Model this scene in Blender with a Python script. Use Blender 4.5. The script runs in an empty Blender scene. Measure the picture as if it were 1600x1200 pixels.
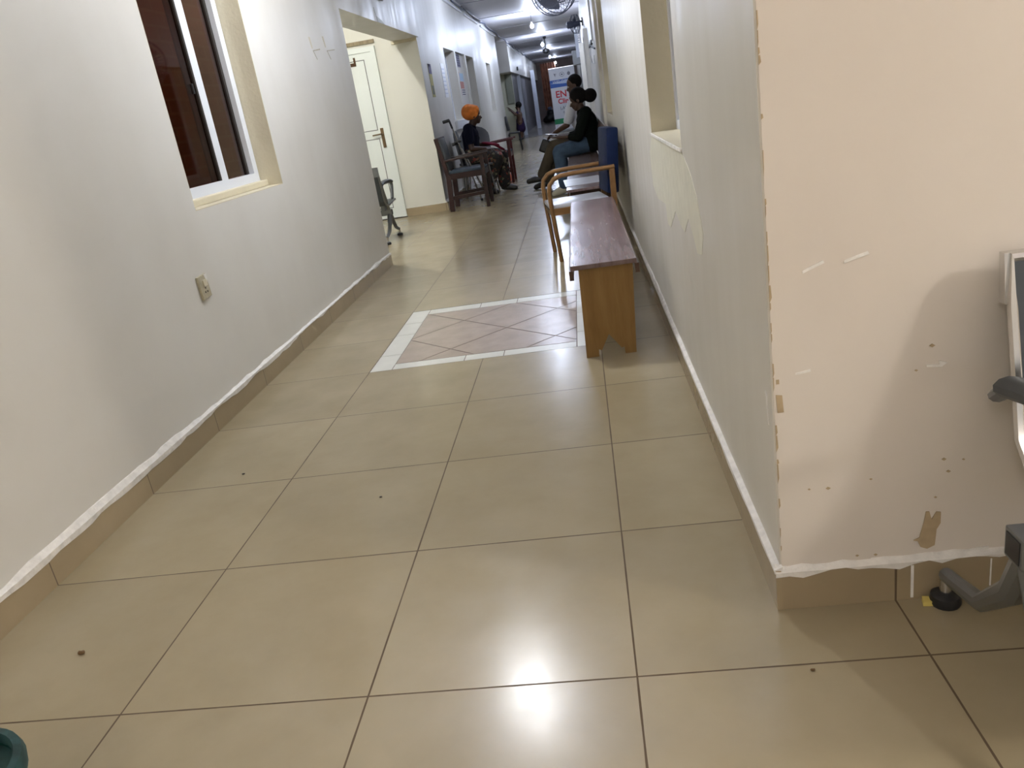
import bpy, bmesh, math, random
from mathutils import Vector, Matrix
random.seed(4)
SC = bpy.context.scene
COL = SC.collection
PI = math.pi

# ------------------------------------------------------------------ camera
cam_d = bpy.data.cameras.new('camera')
cam_d.sensor_width = 36.0
cam_d.lens = 1232.08 / 1600 * 36.0
cam_d.clip_start = 0.03
cam_d.clip_end = 200
cam = bpy.data.objects.new('camera', cam_d)
COL.objects.link(cam)
_R = Vector((0.98551705, 0.07289388, -0.15310986))
_U = Vector((0.11898422, 0.34608362, 0.93062822))
_F = Vector((-0.12082592, 0.93536763, -0.33239808))
_m = Matrix((_R, _U, -_F)).transposed().to_4x4()
_m.translation = Vector((1.21428889, -1.38664953, 1.18939785))
cam.matrix_world = _m
SC.camera = cam

# ------------------------------------------------------------------ world, exposure
SC.view_settings.view_transform = 'Standard'
SC.view_settings.look = 'None'
SC.view_settings.exposure = 0.68
SC.view_settings.gamma = 1.0
SC.view_settings.use_curve_mapping = False
world = bpy.data.worlds.new('world')
SC.world = world
world.use_nodes = True
world.node_tree.nodes['Background'].inputs[0].default_value = (1.0, 0.96, 0.90, 1)
world.node_tree.nodes['Background'].inputs[1].default_value = 0.6

BULB_COOL = (0.70, 0.79, 1.0)
# ceiling bulbs: x, y, z, strength, colour, radius, label  (built as lamps further down)
BULBS = [
    (0.45, 3.05, 2.66, 1030, (0.93, 0.96, 1.0), 0.04, 'bare white ceiling bulb above the inlaid floor panel'),
    (0.47, 11.3, 2.66, 500, BULB_COOL, 0.04, 'bare ceiling bulb above the woman in the orange headwrap'),
    (0.49, 17.55, 2.68, 820, BULB_COOL, 0.04, 'glowing ceiling bulb that looks largest, first in the row'),
    (0.47, 24.3, 2.66, 680, BULB_COOL, 0.04, 'glowing ceiling bulb, second in the row, beside the dark ceiling fixture'),
    (0.45, 33.0, 2.66, 500, BULB_COOL, 0.04, 'glowing ceiling bulb, third in the row, above the welcome banner'),
    (0.51, 41.0, 2.70, 250, BULB_COOL, 0.04, 'glowing ceiling bulb, smallest and last in the row'),
    (-1.20, 6.20, 2.80, 1450, (1.0, 0.99, 0.92), 0.04, 'bare bulb in the side lobby with the white door'),
    (-1.00, 4.85, 2.60, 26, (1.0, 0.82, 0.62), 0.04, 'unseen bulb added to brighten the bricks outside the brown sliding window'),  # added out of view to brighten the brick behind the brown glass
    (5.20, -1.45, 2.60, 72, (1.0, 0.94, 0.85), 0.22, 'warm globe lamp in the lobby beyond the steel bench'),
    (0.30, -3.20, 2.60, 55, (1.0, 0.93, 0.84), 0.13, 'warm globe lamp above the near end of the floor'),
]

# ------------------------------------------------------------------ materials
def newmat(name):
    m = bpy.data.materials.new(name); m.use_nodes = True
    nt = m.node_tree; b = nt.nodes['Principled BSDF']
    return m, nt, b

def plain(name, col, rough=0.5, metal=0.0, spec=0.5, noise=0.0, scale=20, bump=0.0, bscale=60, emis=None, estr=0, coat=0):
    m, nt, b = newmat(name)
    b.inputs['Base Color'].default_value = (*col, 1)
    b.inputs['Roughness'].default_value = rough
    b.inputs['Metallic'].default_value = metal
    b.inputs['Specular IOR Level'].default_value = spec
    b.inputs['Coat Weight'].default_value = coat
    if emis:
        b.inputs['Emission Color'].default_value = (*emis, 1)
        b.inputs['Emission Strength'].default_value = estr
    g = nt.nodes.new('ShaderNodeNewGeometry')
    if noise > 0:
        n = nt.nodes.new('ShaderNodeTexNoise'); n.inputs['Scale'].default_value = scale
        n.inputs['Detail'].default_value = 5
        nt.links.new(g.outputs['Position'], n.inputs['Vector'])
        r = nt.nodes.new('ShaderNodeMapRange')
        r.inputs[1].default_value = 0.3; r.inputs[2].default_value = 0.7
        r.inputs[3].default_value = 1 - noise; r.inputs[4].default_value = 1 + noise
        nt.links.new(n.outputs['Fac'], r.inputs[0])
        v = nt.nodes.new('ShaderNodeVectorMath'); v.operation = 'SCALE'
        v.inputs[0].default_value = col
        nt.links.new(r.outputs[0], v.inputs['Scale'])
        nt.links.new(v.outputs[0], b.inputs['Base Color'])
    if bump > 0:
        n2 = nt.nodes.new('ShaderNodeTexNoise'); n2.inputs['Scale'].default_value = bscale
        n2.inputs['Detail'].default_value = 4
        nt.links.new(g.outputs['Position'], n2.inputs['Vector'])
        bp = nt.nodes.new('ShaderNodeBump'); bp.inputs['Strength'].default_value = bump
        bp.inputs['Distance'].default_value = 0.01
        nt.links.new(n2.outputs['Fac'], bp.inputs['Height'])
        nt.links.new(bp.outputs[0], b.inputs['Normal'])
    return m

def M_(nt, op, a, b=None, c=None):
    n = nt.nodes.new('ShaderNodeMath'); n.operation = op
    for i, v in enumerate((a, b, c)):
        if v is None: continue
        if isinstance(v, (int, float)): n.inputs[i].default_value = v
        else: nt.links.new(v, n.inputs[i])
    return n.outputs[0]

def mixcol(nt, fac, a, b):
    n = nt.nodes.new('ShaderNodeMix'); n.data_type = 'RGBA'
    if isinstance(fac, (int, float)): n.inputs[0].default_value = fac
    else: nt.links.new(fac, n.inputs[0])
    for i, v in ((6, a), (7, b)):
        if isinstance(v, tuple): n.inputs[i].default_value = (*v, 1)
        else: nt.links.new(v, n.inputs[i])
    return n.outputs[2]

def tile_material(name, base, base2, grout, size=0.6, gw=0.0022, rough=0.14, axes=('X', 'Y'), noise_amt=0.5, spec=0.5, scuffs=True):
    m, nt, b = newmat(name)
    L = nt.links.new
    g = nt.nodes.new('ShaderNodeNewGeometry')
    s = nt.nodes.new('ShaderNodeSeparateXYZ'); L(g.outputs['Position'], s.inputs[0])
    masks = []; cells = []
    wob = nt.nodes.new('ShaderNodeTexNoise'); wob.inputs['Scale'].default_value = 9
    L(g.outputs['Position'], wob.inputs['Vector'])
    wv = M_(nt, 'MULTIPLY_ADD', wob.outputs['Fac'], 0.002, gw - 0.001)
    for ax in axes:
        u = M_(nt, 'DIVIDE', s.outputs[ax], size)
        u = M_(nt, 'ADD', u, 0.5)
        cells.append(M_(nt, 'FLOOR', M_(nt, 'ADD', u, -0.5)))
        fr = M_(nt, 'FRACT', u)
        d = M_(nt, 'MULTIPLY', M_(nt, 'ABSOLUTE', M_(nt, 'SUBTRACT', fr, 0.5)), size)
        masks.append(M_(nt, 'LESS_THAN', d, wv))
    mask = masks[0] if len(masks) == 1 else M_(nt, 'MAXIMUM', masks[0], masks[1])
    n1 = nt.nodes.new('ShaderNodeTexNoise'); n1.inputs['Scale'].default_value = 2.2; n1.inputs['Detail'].default_value = 6
    n1.inputs['Roughness'].default_value = 0.6
    L(g.outputs['Position'], n1.inputs['Vector'])
    r1 = nt.nodes.new('ShaderNodeMapRange'); r1.inputs[1].default_value = 0.35; r1.inputs[2].default_value = 0.65
    L(n1.outputs['Fac'], r1.inputs[0])
    c = mixcol(nt, r1.outputs[0], base, base2)
    # a little change from tile to tile
    cmb = nt.nodes.new('ShaderNodeCombineXYZ')
    L(cells[0], cmb.inputs[0])
    if len(cells) > 1: L(cells[1], cmb.inputs[1])
    wn = nt.nodes.new('ShaderNodeTexWhiteNoise'); L(cmb.outputs[0], wn.inputs['Vector'])
    v = nt.nodes.new('ShaderNodeVectorMath'); v.operation = 'SCALE'
    L(c, v.inputs[0]); L(M_(nt, 'MULTIPLY_ADD', wn.outputs['Value'], 0.10, 0.95), v.inputs['Scale'])
    # fine dirt specks
    n3 = nt.nodes.new('ShaderNodeTexNoise'); n3.inputs['Scale'].default_value = 6; n3.inputs['Detail'].default_value = 6
    n3.inputs['Roughness'].default_value = 0.6
    L(g.outputs['Position'], n3.inputs['Vector'])
    sp = nt.nodes.new('ShaderNodeMapRange'); sp.inputs[1].default_value = 0.55; sp.inputs[2].default_value = 0.95
    sp.inputs[3].default_value = 0.0; sp.inputs[4].default_value = 0.12
    L(n3.outputs['Fac'], sp.inputs[0])
    c2 = mixcol(nt, sp.outputs[0], v.outputs[0], tuple(0.55 * q for q in base))
    c3 = mixcol(nt, mask, c2, grout)
    L(c3, b.inputs['Base Color'])
    # roughness: polished with hazy worn areas
    n4 = nt.nodes.new('ShaderNodeTexNoise'); n4.inputs['Scale'].default_value = 5.5; n4.inputs['Detail'].default_value = 7
    n4.inputs['Roughness'].default_value = 0.7
    L(g.outputs['Position'], n4.inputs['Vector'])
    rr = nt.nodes.new('ShaderNodeMapRange'); rr.inputs[1].default_value = 0.3; rr.inputs[2].default_value = 0.7
    rr.inputs[3].default_value = rough * 0.74; rr.inputs[4].default_value = rough * 1.13
    L(n4.outputs['Fac'], rr.inputs[0])
    L(M_(nt, 'MAXIMUM', rr.outputs[0], M_(nt, 'MULTIPLY', mask, 0.8)), b.inputs['Roughness'])
    b.inputs['Specular IOR Level'].default_value = spec
    bp = nt.nodes.new('ShaderNodeBump'); bp.inputs['Strength'].default_value = 0.6; bp.inputs['Distance'].default_value = 0.002
    hh = M_(nt, 'ADD', M_(nt, 'MULTIPLY', mask, -1.0), M_(nt, 'MULTIPLY', n4.outputs['Fac'], 0.06))
    L(hh, bp.inputs['Height'])
    L(bp.outputs[0], b.inputs['Normal'])
    return m

def wall_material(name, col, col2, rough=0.42, spec=0.42, bump=0.09):
    """satin oil paint with roller marks, faint patches and filled spots"""
    m, nt, b = newmat(name); L = nt.links.new
    g = nt.nodes.new('ShaderNodeNewGeometry')
    n1 = nt.nodes.new('ShaderNodeTexNoise'); n1.inputs['Scale'].default_value = 1.6; n1.inputs['Detail'].default_value = 5
    L(g.outputs['Position'], n1.inputs['Vector'])
    r1 = nt.nodes.new('ShaderNodeMapRange'); r1.inputs[1].default_value = 0.35; r1.inputs[2].default_value = 0.65
    L(n1.outputs['Fac'], r1.inputs[0])
    c = mixcol(nt, r1.outputs[0], col, col2)
    n2 = nt.nodes.new('ShaderNodeTexNoise'); n2.inputs['Scale'].default_value = 9; n2.inputs['Detail'].default_value = 9
    n2.inputs['Roughness'].default_value = 0.7
    L(g.outputs['Position'], n2.inputs['Vector'])
    sp = nt.nodes.new('ShaderNodeMapRange'); sp.inputs[1].default_value = 0.68; sp.inputs[2].default_value = 0.73
    sp.inputs[3].default_value = 0; sp.inputs[4].default_value = 0.25
    L(n2.outputs['Fac'], sp.inputs[0])
    c2 = mixcol(nt, sp.outputs[0], c, tuple(0.62 * q for q in col))
    L(c2, b.inputs['Base Color'])
    # roller streaks: noise stretched along z
    mp = nt.nodes.new('ShaderNodeMapping'); mp.inputs['Scale'].default_value = (7, 7, 1.2)
    L(g.outputs['Position'], mp.inputs['Vector'])
    n3 = nt.nodes.new('ShaderNodeTexNoise'); n3.inputs['Scale'].default_value = 1.0; n3.inputs['Detail'].default_value = 4
    L(mp.outputs[0], n3.inputs['Vector'])
    rr = nt.nodes.new('ShaderNodeMapRange'); rr.inputs[1].default_value = 0.3; rr.inputs[2].default_value = 0.7
    rr.inputs[3].default_value = rough * 0.85; rr.inputs[4].default_value = rough * 1.25
    L(n3.outputs['Fac'], rr.inputs[0]); L(rr.outputs[0], b.inputs['Roughness'])
    b.inputs['Specular IOR Level'].default_value = spec
    hh = M_(nt, 'ADD', M_(nt, 'MULTIPLY', n3.outputs['Fac'], 0.7), M_(nt, 'MULTIPLY', n2.outputs['Fac'], 0.3))
    bp = nt.nodes.new('ShaderNodeBump'); bp.inputs['Strength'].default_value = bump; bp.inputs['Distance'].default_value = 0.012
    L(hh, bp.inputs['Height']); L(bp.outputs[0], b.inputs['Normal'])
    return m

def wood_material(name, c1, c2, axis=(1, 12, 12), rough=0.35, scale=3.0, worn=None, spec=0.3):
    m, nt, b = newmat(name); L = nt.links.new
    tc = nt.nodes.new('ShaderNodeTexCoord')
    mp = nt.nodes.new('ShaderNodeMapping'); mp.inputs['Scale'].default_value = axis
    L(tc.outputs['Object'], mp.inputs['Vector'])
    n = nt.nodes.new('ShaderNodeTexNoise'); n.inputs['Scale'].default_value = scale; n.inputs['Detail'].default_value = 7
    n.inputs['Roughness'].default_value = 0.65
    L(mp.outputs[0], n.inputs['Vector'])
    r = nt.nodes.new('ShaderNodeMapRange'); r.inputs[1].default_value = 0.3; r.inputs[2].default_value = 0.7
    L(n.outputs['Fac'], r.inputs[0])
    c = mixcol(nt, r.outputs[0], c1, c2)
    if worn:
        w = nt.nodes.new('ShaderNodeTexNoise'); w.inputs['Scale'].default_value = 6; w.inputs['Detail'].default_value = 8
        mp2 = nt.nodes.new('ShaderNodeMapping'); mp2.inputs['Scale'].default_value = (7, 0.5, 1)
        L(tc.outputs['Object'], mp2.inputs['Vector']); L(mp2.outputs[0], w.inputs['Vector'])
        wr = nt.nodes.new('ShaderNodeMapRange'); wr.inputs[1].default_value = 0.42; wr.inputs[2].default_value = 0.75
        wr.inputs[4].default_value = 0.8
        L(w.outputs['Fac'], wr.inputs[0])
        c = mixcol(nt, wr.outputs[0], c, worn)
    L(c, b.inputs['Base Color'])
    b.inputs['Roughness'].default_value = rough
    b.inputs['Specular IOR Level'].default_value = spec
    bp = nt.nodes.new('ShaderNodeBump'); bp.inputs['Strength'].default_value = 0.15; bp.inputs['Distance'].default_value = 0.003
    L(n.outputs['Fac'], bp.inputs['Height']); L(bp.outputs[0], b.inputs['Normal'])
    return m

def glass_tint(name, tint, gloss=0.25, rough=0.03):
    m = bpy.data.materials.new(name); m.use_nodes = True
    nt = m.node_tree; nt.nodes.clear(); L = nt.links.new
    o = nt.nodes.new('ShaderNodeOutputMaterial')
    t = nt.nodes.new('ShaderNodeBsdfTransparent'); t.inputs[0].default_value = (*tint, 1)
    g = nt.nodes.new('ShaderNodeBsdfGlossy'); g.inputs['Roughness'].default_value = rough
    lw = nt.nodes.new('ShaderNodeLayerWeight')
    fac = M_(nt, 'MULTIPLY_ADD', M_(nt, 'POWER', lw.outputs['Facing'], 4.0), 0.6, 0.03)
    mx = nt.nodes.new('ShaderNodeMixShader')
    L(fac, mx.inputs[0]); L(t.outputs[0], mx.inputs[1]); L(g.outputs[0], mx.inputs[2])
    L(mx.outputs[0], o.inputs[0])
    return m

def brick_material(name):
    m, nt, b = newmat(name); L = nt.links.new
    g = nt.nodes.new('ShaderNodeNewGeometry')
    s = nt.nodes.new('ShaderNodeSeparateXYZ'); L(g.outputs['Position'], s.inputs[0])
    c = nt.nodes.new('ShaderNodeCombineXYZ'); L(s.outputs['Y'], c.inputs[0]); L(s.outputs['Z'], c.inputs[1])
    br = nt.nodes.new('ShaderNodeTexBrick')
    br.inputs['Color1'].default_value = (0.46, 0.23, 0.15, 1); br.inputs['Color2'].default_value = (0.36, 0.19, 0.13, 1)
    br.inputs['Mortar'].default_value = (0.45, 0.30, 0.20, 1); br.inputs['Scale'].default_value = 1.0
    br.inputs['Brick Width'].default_value = 0.24; br.inputs['Row Height'].default_value = 0.085
    br.inputs['Mortar Size'].default_value = 0.008
    L(c.outputs[0], br.inputs['Vector']); L(br.outputs['Color'], b.inputs['Base Color'])
    b.inputs['Roughness'].default_value = 0.9
    return m

def pattern_material(name, cols, scale=30, rough=0.8):
    m, nt, b = newmat(name); L = nt.links.new
    tc = nt.nodes.new('ShaderNodeTexCoord')
    v = nt.nodes.new('ShaderNodeTexVoronoi'); v.inputs['Scale'].default_value = scale
    L(tc.outputs['Object'], v.inputs['Vector'])
    sx = nt.nodes.new('ShaderNodeSeparateXYZ'); L(v.outputs['Color'], sx.inputs[0])
    r = nt.nodes.new('ShaderNodeValToRGB'); r.color_ramp.interpolation = 'CONSTANT'
    els = r.color_ramp.elements
    while len(els) < len(cols): els.new(0.5)
    for i, c in enumerate(cols):
        els[i].position = i / len(cols); els[i].color = (*c, 1)
    L(sx.outputs[0], r.inputs[0]); L(r.outputs[0], b.inputs['Base Color'])
    b.inputs['Roughness'].default_value = rough
    return m

MT = dict(
    floor=tile_material('polished_beige_tile', (0.295, 0.243, 0.150), (0.34, 0.285, 0.185), (0.10, 0.07, 0.04), rough=0.235, spec=0.36),
    skirt_l=tile_material('skirting_tile_along', (0.30, 0.235, 0.145), (0.34, 0.27, 0.17), (0.10, 0.07, 0.04), axes=('Y',), rough=0.23),
    skirt_s=tile_material('skirting_tile_across', (0.30, 0.235, 0.145), (0.34, 0.27, 0.17), (0.10, 0.07, 0.04), axes=('X',), rough=0.23),
    floor_far=tile_material('grey_far_tile', (0.22, 0.21, 0.19), (0.27, 0.26, 0.24), (0.09, 0.08, 0.07), size=0.4, rough=0.22),
    wall=wall_material('satin_cream_paint', (0.62, 0.60, 0.55), (0.66, 0.645, 0.60)),
    wall_r=wall_material('satin_cream_paint_right', (0.60, 0.575, 0.51), (0.645, 0.62, 0.56), rough=0.40),
    wall_s=wall_material('cream_paint_lobby', (0.63, 0.575, 0.51), (0.67, 0.62, 0.555), rough=0.55, bump=0.15),
    wall_rec=wall_material('cream_paint_recess', (0.66, 0.65, 0.585), (0.69, 0.68, 0.615), rough=0.5),
    reveal_far=plain('pale_reveal_paint', (0.66, 0.63, 0.56), 0.5),
    reveal=plain('cream_reveal_paint', (0.60, 0.545, 0.40), 0.5, noise=0.05, scale=5, bump=0.2),
    caulk=plain('white_plaster_smear', (0.74, 0.72, 0.68), 0.7, noise=0.12, scale=30, bump=0.6, bscale=45),
    putty=plain('pale_putty', (0.70, 0.68, 0.56), 0.45, noise=0.05, scale=12, bump=0.3, bscale=20),
    chip=plain('exposed_tan_plaster', (0.40, 0.31, 0.19), 0.85, noise=0.1, scale=40),
    ceiling=None,
    seam=plain('ceiling_seam', (0.40, 0.40, 0.46), 0.6),
    in_white=plain('inlay_white_tile', (0.62, 0.62, 0.56), 0.28, noise=0.05, scale=10),
    in_pink=plain('inlay_rose_tile', (0.35, 0.285, 0.235), 0.26, noise=0.10, scale=9, bump=0.15, bscale=12),
    in_grout=plain('inlay_grout', (0.10, 0.065, 0.045), 0.8),
    alu=plain('white_aluminium', (0.72, 0.75, 0.80), 0.35),
    gasket=plain('dark_gasket', (0.02, 0.015, 0.012), 0.6),
    glass=glass_tint('brown_glass', (0.62, 0.44, 0.36)),
    glass_clear=glass_tint('grey_glass', (0.35, 0.37, 0.42)),
    brick=brick_material('red_brick'),
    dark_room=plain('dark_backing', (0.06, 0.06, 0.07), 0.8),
    door=plain('white_door_plastic', (0.72, 0.76, 0.74), 0.35),
    groove=plain('door_groove', (0.10, 0.10, 0.10), 0.7),
    brass=plain('aged_handle_metal', (0.16, 0.11, 0.06), 0.35, 0.8),
    wood_strip=wood_material('raw_wood_strip', (0.14, 0.10, 0.05), (0.30, 0.24, 0.14), (6, 6, 1)),
    socket=plain('old_ivory_plastic', (0.42, 0.38, 0.27), 0.5, noise=0.15, scale=40),
    black=plain('black_plastic', (0.015, 0.015, 0.017), 0.45),
    black_m=plain('black_metal', (0.02, 0.02, 0.022), 0.35, 0.5),
    steel=plain('grey_painted_steel', (0.20, 0.21, 0.22), 0.33, 0.7),
    chrome=plain('worn_chrome', (0.62, 0.61, 0.60), 0.22, 1.0),
    perf=plain('perforated_steel', (0.07, 0.08, 0.09), 0.45, 0.6),
    bench_top=wood_material('worn_bench_top', (0.13, 0.082, 0.075), (0.20, 0.14, 0.13), (14, 1, 1), 0.22, 3.0, worn=(0.23, 0.18, 0.175)),
    bench_side=wood_material('varnished_bench_wood', (0.21, 0.115, 0.035), (0.29, 0.17, 0.06), (9, 9, 1.2), 0.38, 2.2),
    bench_dark=wood_material('dark_bench_rail', (0.05, 0.026, 0.015), (0.09, 0.05, 0.03), (6, 1, 6), 0.35),
    chair_wood=wood_material('light_brown_beech', (0.15, 0.075, 0.026), (0.21, 0.115, 0.045), (2, 6, 6), 0.28, 3),
    blue=plain('navy_blue_vinyl', (0.005, 0.012, 0.042), 0.6, noise=0.1, scale=20, bump=0.2, bscale=30, spec=0.12),
    sheet=plain('grey_white_vinyl', (0.45, 0.46, 0.50), 0.3, noise=0.08, scale=12),
    mahog=wood_material('dark_mahogany', (0.016, 0.007, 0.006), (0.032, 0.013, 0.011), (3, 8, 8), 0.4),
    red_wood=wood_material('red_brown_wood', (0.06, 0.013, 0.012), (0.10, 0.022, 0.02), (3, 8, 8), 0.4),
    slate=plain('slate_blue_cushion', (0.03, 0.045, 0.062), 0.6, spec=0.2, noise=0.1, scale=20),
    olive=plain('dark_olive_panel', (0.025, 0.03, 0.028), 0.4),
    grey_pl=plain('grey_plastic', (0.11, 0.115, 0.13), 0.5),
    skin=plain('dark_brown_skin', (0.050, 0.022, 0.013), 0.5),
    skin2=plain('brown_skin', (0.075, 0.036, 0.022), 0.5),
    hair=plain('black_hair', (0.006, 0.005, 0.005), 0.8, bump=0.6, bscale=80, spec=0.12),
    eye=plain('eye_white', (0.55, 0.5, 0.45), 0.3),
    orange=plain('orange_headwrap', (0.72, 0.22, 0.045), 0.7, noise=0.2, scale=14, bump=0.6, bscale=25, spec=0.12),
    navy=plain('navy_shirt', (0.006, 0.007, 0.018), 0.85, bump=0.3, bscale=15, spec=0.12),
    floral=pattern_material('dark_floral_print', [(0.012, 0.010, 0.010), (0.02, 0.016, 0.014), (0.16, 0.03, 0.02), (0.012, 0.012, 0.012), (0.18, 0.16, 0.11), (0.03, 0.03, 0.02), (0.14, 0.07, 0.04), (0.015, 0.012, 0.012), (0.012, 0.012, 0.016), (0.02, 0.012, 0.012)], 30),
    magenta=plain('crimson_cloth', (0.13, 0.010, 0.025), 0.8, spec=0.12),
    green=plain('black_green_top', (0.003, 0.005, 0.004), 0.9, bump=0.3, bscale=15, spec=0.12),
    jeans=plain('faded_blue_denim', (0.052, 0.084, 0.135), 0.85, noise=0.25, scale=12, bump=0.3, bscale=20, spec=0.12),
    white_cl=plain('white_shirt_cloth', (0.62, 0.64, 0.72), 0.8, bump=0.3, bscale=15, spec=0.12),
    khaki=plain('khaki_trousers_cloth', (0.08, 0.064, 0.044), 0.85, noise=0.1, scale=12, bump=0.3, bscale=20, spec=0.12),
    purple=plain('dark_purple_cloth', (0.022, 0.012, 0.040), 0.85, spec=0.12),
    shoe=plain('black_shoe', (0.012, 0.011, 0.011), 0.4),
    shoe_pale=plain('pale_canvas_shoe', (0.40, 0.38, 0.30), 0.7),
    teal=plain('teal_bucket_plastic', (0.0, 0.024, 0.021), 0.5, noise=0.1, scale=20, spec=0.15),
    teal_rim=plain('scuffed_teal_rim', (0.02, 0.055, 0.055), 0.5, noise=0.5, scale=25, spec=0.2),
    white_pl=plain('white_plastic', (0.70, 0.72, 0.76), 0.3),
    paper=plain('paper', (0.70, 0.68, 0.66), 0.7),
    yellow_p=plain('yellowed_paper', (0.46, 0.42, 0.17), 0.7),
    violet_p=plain('violet_paper', (0.16, 0.15, 0.26), 0.7),
    red_p=plain('red_print', (0.50, 0.20, 0.17), 0.7),
    faint_p=plain('faint_blue_print', (0.55, 0.60, 0.70), 0.6),
    cyan_p=plain('sky_blue_print', (0.45, 0.62, 0.80), 0.7),
    dark_p=plain('dark_print', (0.05, 0.04, 0.10), 0.7),
    banner=plain('banner_vinyl', (0.60, 0.60, 0.62), 0.5),
    ban_blue=plain('banner_blue', (0.02, 0.09, 0.36), 0.5),
    ban_pale=plain('banner_pale_blue', (0.35, 0.45, 0.65), 0.5),
    ban_red=plain('banner_red', (0.50, 0.012, 0.02), 0.5),
    ban_green=plain('banner_green', (0.01, 0.20, 0.07), 0.5),
    ban_grey=plain('banner_grey', (0.13, 0.13, 0.15), 0.5),
    orange_w=plain('orange_end_wall', (0.22, 0.17, 0.15), 0.7, noise=0.15, scale=2),
    orange_c=plain('orange_curtain_cloth', (0.36, 0.15, 0.09), 0.8, noise=0.25, scale=5),
    orange_b=plain('orange_bag_plastic', (0.85, 0.12, 0.04), 0.35),
    grey_door=plain('grey_far_door', (0.13, 0.13, 0.15), 0.5),
    far_wall=plain('cream_far_wall', (0.40, 0.40, 0.30), 0.5, noise=0.05, scale=3),
    far_post=plain('pale_post', (0.55, 0.58, 0.66), 0.4),
    board=plain('green_grey_board', (0.16, 0.17, 0.13), 0.6),
    crumb=plain('brown_crumb', (0.12, 0.065, 0.02), 0.8),
    yellow_bit=plain('yellow_scrap', (0.62, 0.50, 0.14), 0.6),
    rust=plain('brown_enamel', (0.07, 0.035, 0.015), 0.3, 0.6),
    fan_blue=plain('grey_blue_fan_plastic', (0.10, 0.12, 0.19), 0.4),
)
def ceiling_material():
    m, nt, b = newmat('glossy_ceiling_board'); L = nt.links.new
    b.inputs['Base Color'].default_value = (0.80, 0.80, 0.88, 1)
    b.inputs['Roughness'].default_value = 0.5
    b.inputs['Specular IOR Level'].default_value = 0.25
    return m
MT['ceiling'] = ceiling_material()
def bulb_mat(i, col, s):
    return plain('bulb_glow_%d' % i, (0.9, 0.9, 0.9), 0.4, emis=col, estr=s)

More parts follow.
